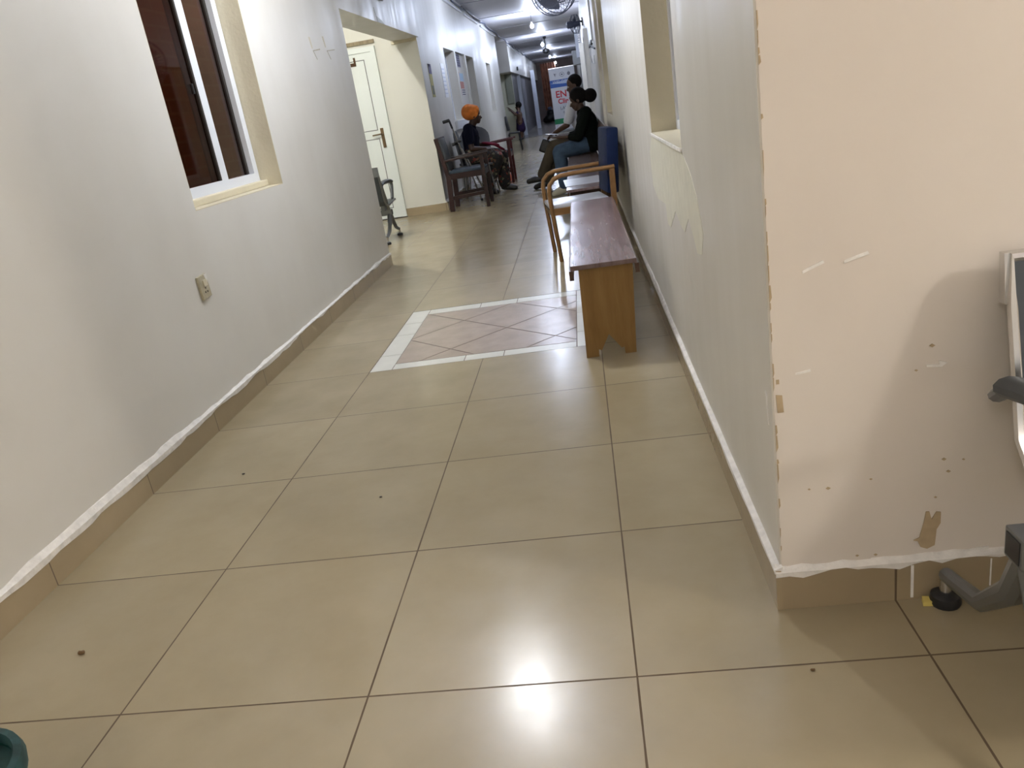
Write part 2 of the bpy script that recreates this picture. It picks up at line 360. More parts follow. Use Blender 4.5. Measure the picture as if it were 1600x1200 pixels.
# ------------------------------------------------------------------ mesh helpers
class MB:
    def __init__(s): s.bm = bmesh.new()
    def box(s, x0, x1, y0, y1, z0, z1, bevel=0.0, mat=None):
        r = bmesh.ops.create_cube(s.bm, size=1)
        M = Matrix.Translation(((x0 + x1) / 2, (y0 + y1) / 2, (z0 + z1) / 2)) @ Matrix.Diagonal((abs(x1 - x0), abs(y1 - y0), abs(z1 - z0), 1))
        bmesh.ops.transform(s.bm, matrix=(mat @ M) if mat else M, verts=r['verts'])
        if bevel > 0:
            es = list({e for v in r['verts'] for e in v.link_edges})
            bmesh.ops.bevel(s.bm, geom=es, offset=bevel, segments=2, profile=0.6, affect='EDGES')
        return s
    def bar(s, p0, p1, w, h, up=(0, 0, 1), bevel=0.0):
        p0, p1 = Vector(p0), Vector(p1); d = p1 - p0; L = d.length; d.normalize()
        u = Vector(up); r = d.cross(u)
        if r.length < 1e-4: r = d.cross(Vector((1, 0, 0)))
        r.normalize(); u = r.cross(d)
        M = Matrix((r, d, u)).transposed().to_4x4(); M.translation = (p0 + p1) / 2
        return s.box(-w / 2, w / 2, -L / 2, L / 2, -h / 2, h / 2, bevel, M)
    def tube(s, pts, r, n=10, closed=False, radii=None, flat=1.0):
        pts = [Vector(p) for p in pts]; N = len(pts); rings = []
        prev = None
        for i, p in enumerate(pts):
            if closed: t = pts[(i + 1) % N] - pts[i - 1]
            else: t = pts[min(i + 1, N - 1)] - pts[max(i - 1, 0)]
            t.normalize()
            if prev is None:
                a = Vector((0, 0, 1)) if abs(t.z) < 0.9 else Vector((1, 0, 0))
                a = (a - t * a.dot(t)).normalized()
            else:
                a = (prev - t * prev.dot(t))
                a = a.normalized() if a.length > 1e-6 else Vector((1, 0, 0))
            prev = a; b = t.cross(a)
            rr = radii[i] if radii else r
            rings.append([s.bm.verts.new(p + a * math.cos(k * 2 * PI / n) * rr + b * math.sin(k * 2 * PI / n) * rr * flat) for k in range(n)])
        rng = range(N) if closed else range(N - 1)
        for i in rng:
            A, B = rings[i], rings[(i + 1) % N]
            for k in range(n):
                s.bm.faces.new((A[k], A[(k + 1) % n], B[(k + 1) % n], B[k]))
        if not closed:
            s.bm.faces.new(list(reversed(rings[0]))); s.bm.faces.new(rings[-1])
        return s
    def lathe(s, prof, c=(0, 0, 0), n=24, axis='Z', M=None):
        rings = []
        for r, h in prof:
            ring = []
            for k in range(n):
                a = 2 * PI * k / n
                v = Vector((r * math.cos(a), r * math.sin(a), h))
                if axis == 'Y': v = Vector((v.x, v.z, v.y))
                if axis == 'X': v = Vector((v.z, v.x, v.y))
                v = v + Vector(c)
                if M: v = M @ v
                ring.append(s.bm.verts.new(v))
            rings.append(ring)
        for i in range(len(rings) - 1):
            for k in range(n):
                s.bm.faces.new((rings[i][k], rings[i][(k + 1) % n], rings[i + 1][(k + 1) % n], rings[i + 1][k]))
        s.bm.faces.new(rings[0]); s.bm.faces.new(rings[-1])
        return s
    def ball(s, c, r, sub=2, sc=(1, 1, 1), rot=None):
        q = bmesh.ops.create_icosphere(s.bm, subdivisions=sub, radius=1)
        M = Matrix.Translation(c) @ (rot if rot else Matrix.Identity(4)) @ Matrix.Diagonal((r * sc[0], r * sc[1], r * sc[2], 1))
        bmesh.ops.transform(s.bm, matrix=M, verts=q['verts'])
        return s
    def cap(s, p0, r0, p1, r1, n=12, m=4):
        """tapered capsule"""
        p0, p1 = Vector(p0), Vector(p1); t = p1 - p0; L = max(t.length, 1e-5); t = t / L
        a = Vector((0, 0, 1)) if abs(t.z) < 0.9 else Vector((1, 0, 0))
        a = (a - t * a.dot(t)).normalized(); b = t.cross(a)
        prof = []
        for i in range(m + 1):
            th = -PI / 2 + PI / 2 * i / m
            prof.append((max(r0 * math.cos(th), 1e-4), r0 * math.sin(th)))
        for i in range(m + 1):
            th = PI / 2 * i / m
            prof.append((max(r1 * math.cos(th), 1e-4), L + r1 * math.sin(th)))
        rings = [[s.bm.verts.new(p0 + t * h + (a * math.cos(k * 2 * PI / n) + b * math.sin(k * 2 * PI / n)) * r) for k in range(n)] for r, h in prof]
        for i in range(len(rings) - 1):
            for k in range(n):
                s.bm.faces.new((rings[i][k], rings[i][(k + 1) % n], rings[i + 1][(k + 1) % n], rings[i + 1][k]))
        s.bm.faces.new(list(reversed(rings[0]))); s.bm.faces.new(rings[-1])
        return s
    def prism(s, pts, axis, a0, a1):
        """polygon extruded along an axis: pts are 2D in the two other axes (order x,y,z)"""
        def P(u, v, w):
            return {'X': (w, u, v), 'Y': (u, w, v), 'Z': (u, v, w)}[axis]
        lo = [s.bm.verts.new(P(u, v, a0)) for u, v in pts]
        hi = [s.bm.verts.new(P(u, v, a1)) for u, v in pts]
        n = len(pts)
        s.bm.faces.new(lo); s.bm.faces.new(list(reversed(hi)))
        for i in range(n):
            s.bm.faces.new((lo[i], hi[i], hi[(i + 1) % n], lo[(i + 1) % n]))
        return s
    def build(s, name, mat, parent=None, smooth=False, angle=35):
        bmesh.ops.recalc_face_normals(s.bm, faces=s.bm.faces)
        me = bpy.data.meshes.new(name); s.bm.to_mesh(me); s.bm.free()
        if smooth:
            for p in me.polygons: p.use_smooth = True
            try: me.set_sharp_from_angle(angle=math.radians(angle))
            except Exception: pass
        o = bpy.data.objects.new(name, me); COL.objects.link(o)
        me.materials.append(mat)
        if parent is not None: o.parent = parent
        return o

def tag(o, label=None, cat=None, group=None, kind=None):
    if label: o['label'] = label
    if cat: o['category'] = cat
    if group: o['group'] = group
    if kind: o['kind'] = kind
    return o
def thing(name, label, cat, loc=(0, 0, 0), rz=0, group=None):
    o = bpy.data.objects.new(name, None); COL.objects.link(o)
    o.empty_display_size = 0.1
    o.location = loc; o.rotation_euler = (0, 0, rz)
    return tag(o, label, cat, group)
def struct(o): o['kind'] = 'structure'; return o
def copy_tree(o, parent=None):
    c = o.copy(); COL.objects.link(c)
    if parent is not None: c.parent = parent
    for ch in list(o.children): copy_tree(ch, c)
    return c
def remeshed(mb, name, mat, parent=None, voxel=0.009, smooth=4):
    bmesh.ops.recalc_face_normals(mb.bm, faces=mb.bm.faces)
    me = bpy.data.meshes.new('tmp'); mb.bm.to_mesh(me); mb.bm.free()
    t = bpy.data.objects.new('tmp', me); COL.objects.link(t)
    r = t.modifiers.new('r', 'REMESH'); r.mode = 'VOXEL'; r.voxel_size = voxel
    if smooth:
        s = t.modifiers.new('s', 'SMOOTH'); s.factor = 0.5; s.iterations = smooth
    dg = bpy.context.evaluated_depsgraph_get(); dg.update()
    me2 = bpy.data.meshes.new_from_object(t.evaluated_get(dg))
    bpy.data.objects.remove(t); bpy.data.meshes.remove(me)
    for p in me2.polygons: p.use_smooth = True
    me2.materials.clear(); me2.materials.append(mat); me2.name = name
    o = bpy.data.objects.new(name, me2); COL.objects.link(o)
    if parent is not None: o.parent = parent
    return o

# ------------------------------------------------------------------ the setting
XL, XR, H = -0.57, 1.55, 2.95
def wall_along(name, x0, x1, ya, yb, holes, mat, zt=H):
    mb = MB(); y = ya
    for (h0, h1, z0, z1) in sorted(holes):
        mb.box(x0, x1, y, h0, 0, zt)
        if z0 > 0: mb.box(x0, x1, h0, h1, 0, z0)
        mb.box(x0, x1, h0, h1, z1, zt)
        y = h1
    mb.box(x0, x1, y, yb, 0, zt)
    return struct(mb.build(name, mat))

# floor with a gap for the inlay
fl = MB()
fl.box(-4, 6, -5.2, 2.4, -0.1, 0).box(-4, 0.0, 2.4, 3.6, -0.1, 0).box(1.2, 6, 2.4, 3.6, -0.1, 0).box(-4, 6, 3.6, 26.3, -0.1, 0)
floor = struct(fl.build('floor', MT['floor']))
struct(MB().box(-4, 4, 26.42, 46, -0.1, 0).build('floor', MT['floor_far']))
struct(MB().box(-4, 4, 26.3, 26.42, -0.1, 0.004).build('trim_1', MT['gasket']))
# inlay: grout bed, white border tiles, rose tiles laid on the diagonal
inl = struct(MB().box(0.0, 1.2, 2.4, 3.6, -0.1, -0.0012).build('floor', MT['in_grout']))
b = MB()
def seg(x0, x1, y0, y1): b.box(x0 + 0.002, x1 - 0.002, y0 + 0.002, y1 - 0.002, -0.05, 0.0, 0.0008)
for x0, x1 in ((0.12, 0.50), (0.50, 0.705), (0.705, 1.08)):
    seg(x0, x1, 2.40, 2.492)
for x0, x1 in ((0.12, 0.46), (0.46, 0.70), (0.70, 1.08)):
    seg(x0, x1, 3.482, 3.598)
for y0, y1 in ((2.40, 2.66), (2.66, 3.05), (3.05, 3.30), (3.30, 3.598)):
    seg(0.0, 0.12, y0, y1); seg(1.08, 1.2, y0, y1)
b.build('white_border', MT['in_white'], inl)
b = MB()
cx0, cx1, cy0, cy1 = 0.122, 1.078, 2.496, 3.478
g_ = 0.285
def clip(poly, ax, val, keep_lo):
    out = []
    for i in range(len(poly)):
        p, q = poly[i], poly[(i + 1) % len(poly)]
        ip = (p[ax] <= val) == keep_lo; iq = (q[ax] <= val) == keep_lo
        if ip: out.append(p)
        if ip != iq:
            t = (val - p[ax]) / (q[ax] - p[ax]); out.append((p[0] + t * (q[0] - p[0]), p[1] + t * (q[1] - p[1])))
    return out
for i in range(-4, 5):
    for j in range(-4, 5):
        if (i + j) % 2 == 0: continue
        x, y = 0.68 + i * g_, 2.925 + j * g_; h = g_ - 0.0055
        pl = [(x + h, y), (x, y + h), (x - h, y), (x, y - h)]
        for ax, v, k in ((0, cx0, False), (0, cx1, True), (1, cy0, False), (1, cy1, True)):
            if pl: pl = clip(pl, ax, v, k)
        if len(pl) >= 3: b.prism(pl, 'Z', -0.05, 0.0)
b.build('rose_tiles', MT['in_pink'], inl)

# ceiling with battens
ce = struct(MB().box(-0.77, 6, -5.2, 46, H, H + 0.1).box(-4, -0.77, 5.3, 46, H, H + 0.1).box(-1.4, -0.77, 4.5, 5.3, H, H + 0.1).build('ceiling', MT['ceiling']))
b = MB()
for y in (4.6, 7.7, 10.8, 13.9, 16.95, 20.1, 23.2, 26.3, 29.4, 32.5, 35.6, 38.7):
    b.box(XL - 0.02, XR, y - 0.02, y + 0.02, H - 0.008, H)
b.build('ceiling_seam', MT['seam'], ce)

# left wall, first stretch, with window 1
WL = wall_along('wall_left', XL - 0.2, XL, -5.0, 5.5, [(2.19, 3.36, 0.945, 2.15)], MT['wall'])
# second stretch
WL2 = wall_along('wall_left', -0.8, -0.6, 9.02, 20.3,
                 [(11.1, 12.2, 1.06, 2.10), (12.36, 13.52, 1.06, 2.10), (13.66, 14.75, 1.06, 2.10), (17.1, 18.0, 1.06, 2.09)], MT['wall'])
BM = struct(MB().box(-0.90, XL, 5.5, 9.02, 2.11, H).build('wall_left', MT['wall']))
MB().box(-0.92, -0.60, 8.985, 9.02, 2.075, 2.115).build('beam_nib', MT['reveal'], BM)
# recess behind the beam
struct(MB().box(-3.2, -0.60, 9.02, 9.2, 0, H).build('wall_recess', MT['wall_rec']))
struct(MB().box(-3.2, XL - 0.2, 5.3, 5.5, 0, H).build('wall_recess', MT['wall_rec']))
struct(MB().box(-3.4, -3.2, 5.3, 9.2, 0, H).build('wall_recess', MT['wall_rec']))
# right wall, windows 2 and 3
WR = wall_along('wall_right', XR, XR + 0.2, 0.2, 26.3, [(1.41, 2.5, 0.955, 2.1), (6.45, 7.6, 0.93, 2.1)], MT['wall_r'])
# lobby (south) walls
WS = struct(MB().box(XR + 0.2, 6, 0.2, 0.4, 0, H).build('wall_lobby', MT['wall_s']))
WC = struct(MB().box(XR + 0.004, XR + 0.2, 0.1985, 0.2, 0.0, H).build('wall_lobby', MT['wall_s']))
struct(MB().box(5.8, 6, -5, 0.2, 0, H).build('wall_east', MT['wall_s']))
struct(MB().box(-0.77, 6, -5.2, -5, 0, 0.9).box(-0.77, 6, -5.2, -5, 2.5, H).box(-0.77, -0.4, -5.2, -5, 0.9, 2.5).box(2.4, 2.8, -5.2, -5, 0.9, 2.5).box(5.6, 6, -5.2, -5, 0.9, 2.5).build('wall_back', MT['wall_s']))  # unseen wall; its openings are put in to let world light inside

# skirting tiles
def ragged(n, lo, hi, seed):
    rnd = random.Random(seed); v = rnd.uniform(lo, hi); out = []
    for i in range(n):
        v = min(hi, max(lo, v + rnd.uniform(-1, 1) * (hi - lo) * 0.45)); out.append(v)
    return out
def skirting_y(name, xin, xout, y0, y1, seed, hz=0.105):
    o = struct(MB().box(min(xin, xout), max(xin, xout), y0, y1, 0, hz, 0.0).build(name, MT['skirt_l']))
    # ragged plaster smear over the top edge
    n = max(4, int((y1 - y0) / 0.045)); n = min(n, 180)
    top = ragged(n + 1, hz + 0.006, hz + 0.022, seed); bot = ragged(n + 1, hz - 0.020, hz - 0.002, seed + 1)
    s = 1 if xout > xin else -1
    bm = MB(); V = []
    for i in range(n + 1):
        y = y0 + (y1 - y0) * i / n
        V.append([bm.bm.verts.new((xout + s * 0.0015, y, bot[i])), bm.bm.verts.new((xout + s * 0.003, y, hz + 0.002)),
                  bm.bm.verts.new((xin + s * 0.003, y, top[i])), bm.bm.verts.new((xin - s * 0.004, y, top[i] + 0.004)), bm.bm.verts.new((xin - s * 0.004, y, bot[i]))])
    for i in range(n):
        for k in range(5):
            bm.bm.faces.new((V[i][k], V[i][(k + 1) % 5], V[i + 1][(k + 1) % 5], V[i + 1][k]))
    bm.bm.faces.new(V[0]); bm.bm.faces.new(list(reversed(V[-1])))
    bm.build('plaster_smear', MT['caulk'], o)
    return o
def skirting_x(name, yin, yout, x0, x1, seed, hz=0.105, smear=True):
    o = struct(MB().box(x0, x1, min(yin, yout), max(yin, yout), 0, hz).build(name, MT['skirt_s']))
    if smear:
        n = max(4, int((x1 - x0) / 0.03))
        top = ragged(n + 1, hz + 0.006, hz + 0.02, seed); bot = ragged(n + 1, hz - 0.026, hz - 0.0, seed + 1)
        s = 1 if yout > yin else -1
        bm = MB(); V = []
        for i in range(n + 1):
            x = x0 + (x1 - x0) * i / n
            V.append([bm.bm.verts.new((x, yout + s * 0.0015, bot[i])), bm.bm.verts.new((x, yout + s * 0.003, hz)),
                      bm.bm.verts.new((x, yin + s * 0.003, top[i])), bm.bm.verts.new((x, yin - s * 0.004, top[i] + 0.004)), bm.bm.verts.new((x, yin - s * 0.004, bot[i]))])
        for i in range(n):
            for k in range(5):
                bm.bm.faces.new((V[i][k], V[i][(k + 1) % 5], V[i + 1][(k + 1) % 5], V[i + 1][k]))
        bm.bm.faces.new(V[0]); bm.bm.faces.new(list(reversed(V[-1])))
        bm.build('plaster_smear', MT['caulk'], o)
    return o
skirting_y('baseboard_left', XL, XL + 0.012, -5, 5.5, 3)
skirting_y('baseboard_left', -0.6, -0.588, 9.02, 20.3, 5)
skirting_y('baseboard_right', XR, XR - 0.012, 0.187, 26.3, 7)
SKS = skirting_x('baseboard_lobby', 0.1985, 0.187, XR - 0.012, 5.8, 9, 0.10)
MB().box(1.832, 1.838, 0.1855, 0.188, 0.005, 0.09).box(2.0, 2.003, 0.1855, 0.188, 0.02, 0.09).build('plaster_smear', MT['caulk'], SKS)
skirting_x('baseboard_recess', 9.02, 9.0, -1.135, -0.575, 11, 0.10, smear=False)

# far end: beam, cross wall, posts, orange end
struct(MB().box(-1.0, -0.6, 24.4, 44.2, 2.07, H).build('wall_far', MT['wall']))
struct(MB().box(-4, -0.70, 25.8, 26.0, 0, 2.95).build('wall_far', MT['far_wall']))
struct(MB().box(-4, -3.8, 20.3, 25.8, 0, H).build('wall_far', MT['far_wall']))
struct(MB().box(-4, -0.8, 20.1, 20.3, 0, H).build('wall_far', MT['wall']))
struct(MB().box(-1.0, -0.72, 26.0, 44, 0, 2.07).build('wall_far', MT['grey_door']))
struct(MB().box(-0.46, -0.30, 33.6, 33.9, 0, 2.3).build('trim_2', MT['far_post']))
struct(MB().box(-0.72, -0.60, 28.6, 28.8, 0, 2.07).build('trim_3', MT['far_post']))
struct(MB().box(-4, 4, 44.0, 44.3, 0, H).build('wall_end', MT['orange_w']))
struct(MB().box(XR, XR + 0.2, 26.3, 44, 0, H).build('wall_right', MT['wall_r']))

# pilasters and door frames that stand out from the right wall
struct(MB().box(XR - 0.03, XR, 8.0, 8.35, 0, H).build('trim_4', MT['wall_r']))
d = struct(MB().box(XR - 0.06, XR, 13.0, 13.12, 0, 2.15).box(XR - 0.06, XR, 14.1, 14.22, 0, 2.15).box(XR - 0.06, XR, 13.12, 14.1, 2.03, 2.15).build('door_2', MT['reveal_far']))
MB().box(XR - 0.02, XR - 0.002, 13.12, 14.1, 0, 2.03).build('door_panel', MT['door'], d)
d = struct(MB().box(XR - 0.08, XR, 18.0, 18.12, 0, 2.2).box(XR - 0.08, XR, 19.1, 19.22, 0, 2.2).box(XR - 0.08, XR, 18.12, 19.1, 2.03, 2.2).build('door_3', MT['reveal_far']))
MB().box(XR - 0.02, XR - 0.002, 18.12, 19.1, 0, 2.03).build('door_panel', MT['door'], d)

# ---- windows
def liner(wall, name, x0, x1, y0, y1, z0, z1, t=0.004, mat='reveal'):
    """painted reveal lining of an opening"""
    MB().box(x0, x1, y0, y0 + t, z0, z1).box(x0, x1, y1 - t, y1, z0, z1).box(x0, x1, y0, y1, z0, z0 + t).box(x0, x1, y0, y1, z1 - t, z1).build(name, MT[mat], wall)
# window 1 (left, near): sliding, brown glass
liner(WL, 'window_reveal', XL - 0.2, XL - 0.0005, 2.19, 3.36, 0.945, 2.15)
w = struct(MB().box(-0.76, -0.70, 2.195, 2.235, 0.985, 2.146).box(-0.76, -0.70, 3.29, 3.352, 0.985, 2.146)
           .box(-0.76, -0.70, 2.235, 3.29, 0.985, 1.032).box(-0.76, -0.70, 2.235, 3.29, 2.10, 2.146).build('window_1', MT['alu']))
MB().box(-0.765, -0.655, 2.195, 3.355, 0.949, 0.985, 0.006).build('window_sill', MT['reveal'], w)
s1 = MB().box(-0.724, -0.702, 2.845, 2.925, 1.032, 2.10).box(-0.724, -0.702, 2.235, 2.845, 1.032, 1.037).build('window_sash', MT['alu'], w)
MB().box(-0.7235, -0.7025, 2.825, 2.845, 1.037, 2.10).build('gasket', MT['gasket'], s1)
MB().box(-0.716, -0.712, 2.235, 2.825, 1.037, 2.10).build('pane', MT['glass'], s1)
s2 = MB().box(-0.752, -0.730, 3.262, 3.29, 1.032, 2.10).build('window_sash', MT['gasket'], w)
MB().box(-0.743, -0.739, 2.80, 3.262, 1.032, 2.10).build('pane', MT['glass'], s2)
MB().box(-0.735, -0.705, 2.80, 2.815, 1.48, 1.53, 0.004).build('window_latch', MT['black'], w)
struct(MB().box(-1.35, -1.25, 1.2, 5.2, 0.2, 2.35).build('wall_outside', MT['brick']))
# window 2 (right, near)
liner(WR, 'window_reveal', XR + 0.0005, XR + 0.2, 1.41, 2.5, 0.955, 2.1)
w = struct(MB().box(1.665, 1.70, 1.415, 1.46, 0.96, 2.095).box(1.665, 1.70, 2.44, 2.495, 0.96, 2.095).box(1.665, 1.70, 1.46, 2.44, 0.96, 1.0).box(1.665, 1.70, 1.46, 2.44, 2.05, 2.095)
           .box(1.665, 1.70, 1.93, 1.98, 1.0, 2.05).build('window_2', MT['alu']))
MB().box(1.68, 1.684, 1.46, 2.44, 1.0, 2.05).build('pane', MT['glass_clear'], w)
MB().box(XR + 0.1, XR + 0.112, 1.42, 1.55, 0.959, 0.99).build('window_catch', MT['reveal'], w)
MB().box(XR - 0.006, XR + 0.0, 1.40, 2.51, 0.945, 0.957, 0.001).build('window_sill', MT['caulk'], w)
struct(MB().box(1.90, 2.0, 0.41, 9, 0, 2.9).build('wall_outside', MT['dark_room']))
# window 3 (right, beyond the bench)
liner(WR, 'window_reveal', XR + 0.0005, XR + 0.2, 6.45, 7.6, 0.93, 2.1)
w = struct(MB().box(1.665, 1.70, 6.455, 6.5, 0.935, 2.095).box(1.665, 1.70, 7.55, 7.595, 0.935, 2.095).box(1.665, 1.70, 6.5, 7.55, 0.935, 0.98).box(1.665, 1.70, 6.5, 7.55, 2.05, 2.095).build('window_3', MT['alu']))
MB().box(1.68, 1.684, 6.5, 7.55, 0.98, 2.05).build('pane', MT['glass_clear'], w)
MB().box(XR - 0.006, XR + 0.0, 6.44, 7.61, 0.922, 0.933, 0.001).build('window_sill', MT['caulk'], w)
# windows 4-6 on the far left wall
def far_window(n, y0, y1, z0, z1, board=False):
    liner(WL2, 'window_reveal', -0.8, -0.6005, y0, y1, z0, z1, mat='reveal_far')
    w = struct(MB().box(-0.78, -0.74, y0 + .005, y0 + 0.05, z0 + .005, z1 - .005).box(-0.78, -0.74, y1 - 0.05, y1 - .005, z0 + .005, z1 - .005)
               .box(-0.78, -0.74, y0 + 0.05, y1 - 0.05, z0 + .005, z0 + 0.05).box(-0.78, -0.74, y0 + 0.05, y1 - 0.05, z1 - 0.05, z1 - .005).build('window_%d' % n, MT['alu']))
    MB().box(-0.765, -0.755, y0 + 0.05, y1 - 0.05, z0 + 0.05, z1 - 0.05).build('pane', MT['grey_door'] if not board else MT['white_pl'], w)
    return w
w4 = far_window(4, 11.1, 12.2, 1.06, 2.10)
MB().box(-0.598, -0.56, 11.05, 12.25, 0.93, 1.055, 0.005).build('window_sill', MT['white_pl'], w4)
far_window(6, 13.66, 14.75, 1.06, 2.10)
far_window(7, 17.1, 18.0, 1.06, 2.09)
w5 = struct(MB().box(-0.68, -0.64, 12.365, 13.515, 1.065, 2.095).build('window_5', MT['paper']))
# outside behind the far windows
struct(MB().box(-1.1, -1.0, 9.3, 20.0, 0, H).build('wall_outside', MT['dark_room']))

# ---- door 1 in the recess
fr = struct(MB().box(-2.06, -2.01, 8.97, 9.018, 0, 2.10).box(-1.195, -1.135, 8.97, 9.018, 0, 2.10).box(-2.01, -1.195, 8.97, 9.018, 2.04, 2.10).build('door_1', MT['door']))
lf = MB().box(-2.01, -1.197, 8.985, 9.015, 0.012, 2.038).build('door_leaf', MT['door'], fr)
g = MB()
def frame_rect(mb, x0, x1, z0, z1, y0, y1, t=0.008):
    mb.box(x0, x1, y0, y1, z0, z0 + t).box(x0, x1, y0, y1, z1 - t, z1).box(x0, x0 + t, y0, y1, z0, z1).box(x1 - t, x1, y0, y1, z0, z1)
frame_rect(g, -1.90, -1.29, 1.12, 1.96, 8.982, 8.986)
frame_rect(g, -1.90, -1.29, 0.14, 1.02, 8.982, 8.986)
g.build('panel_groove', MT['groove'], lf)
hd = MB().box(-1.262, -1.222, 8.972, 8.985, 0.90, 1.14, 0.004).build('door_handle', MT['brass'], fr)
MB().tube([(-1.242, 8.972, 1.07), (-1.242, 8.93, 1.07), (-1.25, 8.925, 1.07), (-1.36, 8.925, 1.065)], 0.009, 8).build('lever', MT['brass'], hd, True)
MB().box(-2.08, -1.13, 8.995, 9.0185, 2.13, 2.175).build('wood_strip', MT['wood_strip'], fr)
MB().box(-1.47, -1.42, 8.978, 8.984, 1.90, 1.94).box(-1.425, -1.40, 8.978, 8.984, 1.90, 2.0).build('hinge_plate', MT['rust'], fr)
struct(MB().box(-2.06, -1.13, 8.965, 9.018, 0.0, 0.011).build('trim_5', MT['gasket']))

# ---- marks on the walls (chips, putty), slightly proud of the paint
MB().prism([(2.68, 0.86), (2.5, 0.945), (1.41, 0.945), (1.25, 0.90), (1.12, 0.83), (1.04, 0.73), (1.10, 0.655), (1.20, 0.64), (1.28, 0.69), (1.36, 0.73), (1.50, 0.66), (1.62, 0.67), (1.75, 0.70), (1.98, 0.60), (2.08, 0.60), (2.12, 0.68), (2.45, 0.66), (2.66, 0.70)], 'X', XR - 0.0012, XR + 0.001).build('putty_patch', MT['putty'], WR)
MB().prism([(0.262, 0.52), (0.25, 0.45), (0.24, 0.445), (0.243, 0.515)], 'X', XR - 0.001, XR + 0.001).build('paint_chip', MT['caulk'], WR)
c = MB()
c.prism([(1.841, 0.146), (1.853, 0.152), (1.862, 0.19), (1.866, 0.216), (1.873, 0.216), (1.878, 0.196), (1.888, 0.214), (1.897, 0.212), (1.897, 0.185), (1.889, 0.17), (1.886, 0.13), (1.87, 0.122), (1.856, 0.128), (1.850, 0.143)], 'Y', 0.1972, 0.1995)
c.prism([(1.558, 0.531), (1.571, 0.529), (1.573, 0.49), (1.560, 0.490)], 'Y', 0.1972, 0.1995)
c.prism([(1.560, 0.565), (1.566, 0.565), (1.566, 0.555), (1.560, 0.555)], 'Y', 0.1972, 0.1995)
rnd = random.Random(8)
for (x, z) in ((1.62, 0.30), (1.66, 0.298), (1.885, 0.25), (1.90, 0.34), (1.94, 0.335), (1.75, 0.31), (1.87, 0.60), (1.84, 0.55), (1.91, 0.31), (1.76, 0.118), (1.72, 0.12)):
    r0 = rnd.uniform(0.002, 0.004)
    c.prism([(x + r0 * 1.5, z), (x, z + r0), (x - r0 * 1.4, z), (x, z - r0)], 'Y', 0.1975, 0.1992)
z = 0.12
while z < 1.25:
    h = rnd.uniform(0.01, 0.05); wdt = rnd.uniform(0.001, 0.005)
    if rnd.random() < 0.55: c.prism([(XR + 0.004, z), (XR + 0.004 + wdt, z + h * 0.3), (XR + 0.005 + wdt * 0.5, z + h), (XR + 0.004, z + h)], 'Y', 0.1973, 0.1992)
    z += h
c.build('paint_chip', MT['chip'], WS)
c = MB()
for pts in ([(1.62, 0.79), (1.66, 0.806), (1.662, 0.80), (1.62, 0.784)], [(1.70, 0.80), (1.745, 0.812), (1.748, 0.806), (1.70, 0.794)], [(1.60, 0.575), (1.63, 0.58), (1.63, 0.575), (1.60, 0.571)],
            [(1.86, 0.555), (1.89, 0.552), (1.90, 0.56), (1.885, 0.566), (1.885, 0.558), (1.86, 0.56)], [(1.845, 0.09), (1.90, 0.105), (2.0, 0.115), (2.0, 0.10), (1.90, 0.09), (1.86, 0.082)]):
    c.prism(pts, 'Y', 0.1965, 0.1992)
c.build('plaster_smear', MT['caulk'], WS)
# peeled tape on the left wall
c = MB()
for y, z in ((4.56, 1.76), (4.90, 1.785)):
    c.prism([(y - 0.02, z), (y + 0.0, z), (y - 0.015, z + 0.075), (y - 0.045, z + 0.075)], 'X', XL - 0.001, XL + 0.0015)
MB_tan = c.build('tape_scar', MT['reveal'], WL)
c = MB()
for y, z, L_ in ((4.57, 1.75, 0.16), (4.92, 1.765, 0.20)):
    c.prism([(y, z), (y + L_, z + 0.018), (y + L_, z + 0.010), (y, z - 0.006)], 'X', XL - 0.001, XL + 0.002)
    c.prism([(y - 0.01, z), (y + 0.05, z - 0.06), (y + 0.042, z - 0.062), (y - 0.016, z - 0.004)], 'X', XL - 0.001, XL + 0.0015)
c.build('tape_scar', MT['socket'], WL)
# broken plaster on the beam
MB().prism([(6.80, 2.20), (6.79, 2.235), (6.80, 2.235), (6.83, 2.165), (7.05, 2.14), (7.15, 2.112), (6.87, 2.112)], 'X', XL - 0.001, XL + 0.002).build('plaster_break', MT['far_wall'], BM)
MB().box(-0.601, -0.597, 9.02, 9.06, 2.11, H).build('corner_gap', MT['seam'], WL2)

# ------------------------------------------------------------------ ceiling bulbs (they light the place)
for i, (x, y, z, s, colr, br, lab) in enumerate(BULBS):
    t = thing('ceiling_bulb', lab, 'light bulb', (x, y, H), 0, 'bare bulbs along the ceiling')
    MB().lathe([(0.03, 0), (0.03, -0.025), (0.018, -0.035)], n=16).build('ceiling_rose', MT['white_pl'], t, True)
    MB().tube([(0, 0, -0.03), (0, 0, z - H + br + 0.03)], 0.004, 6).build('cord', MT['black'], t)
    MB().lathe([(0.012, z - H + br + 0.045), (0.016, z - H + br + 0.04), (0.016, z - H + br + 0.005), (0.013, z - H + br)], n=14).build('bulb_holder', MT['white_pl'], t, True)
    MB().ball((0, 0, z - H), br, 2, (1, 1, 1.12)).build('bulb', bulb_mat(i, colr, s), t, True)

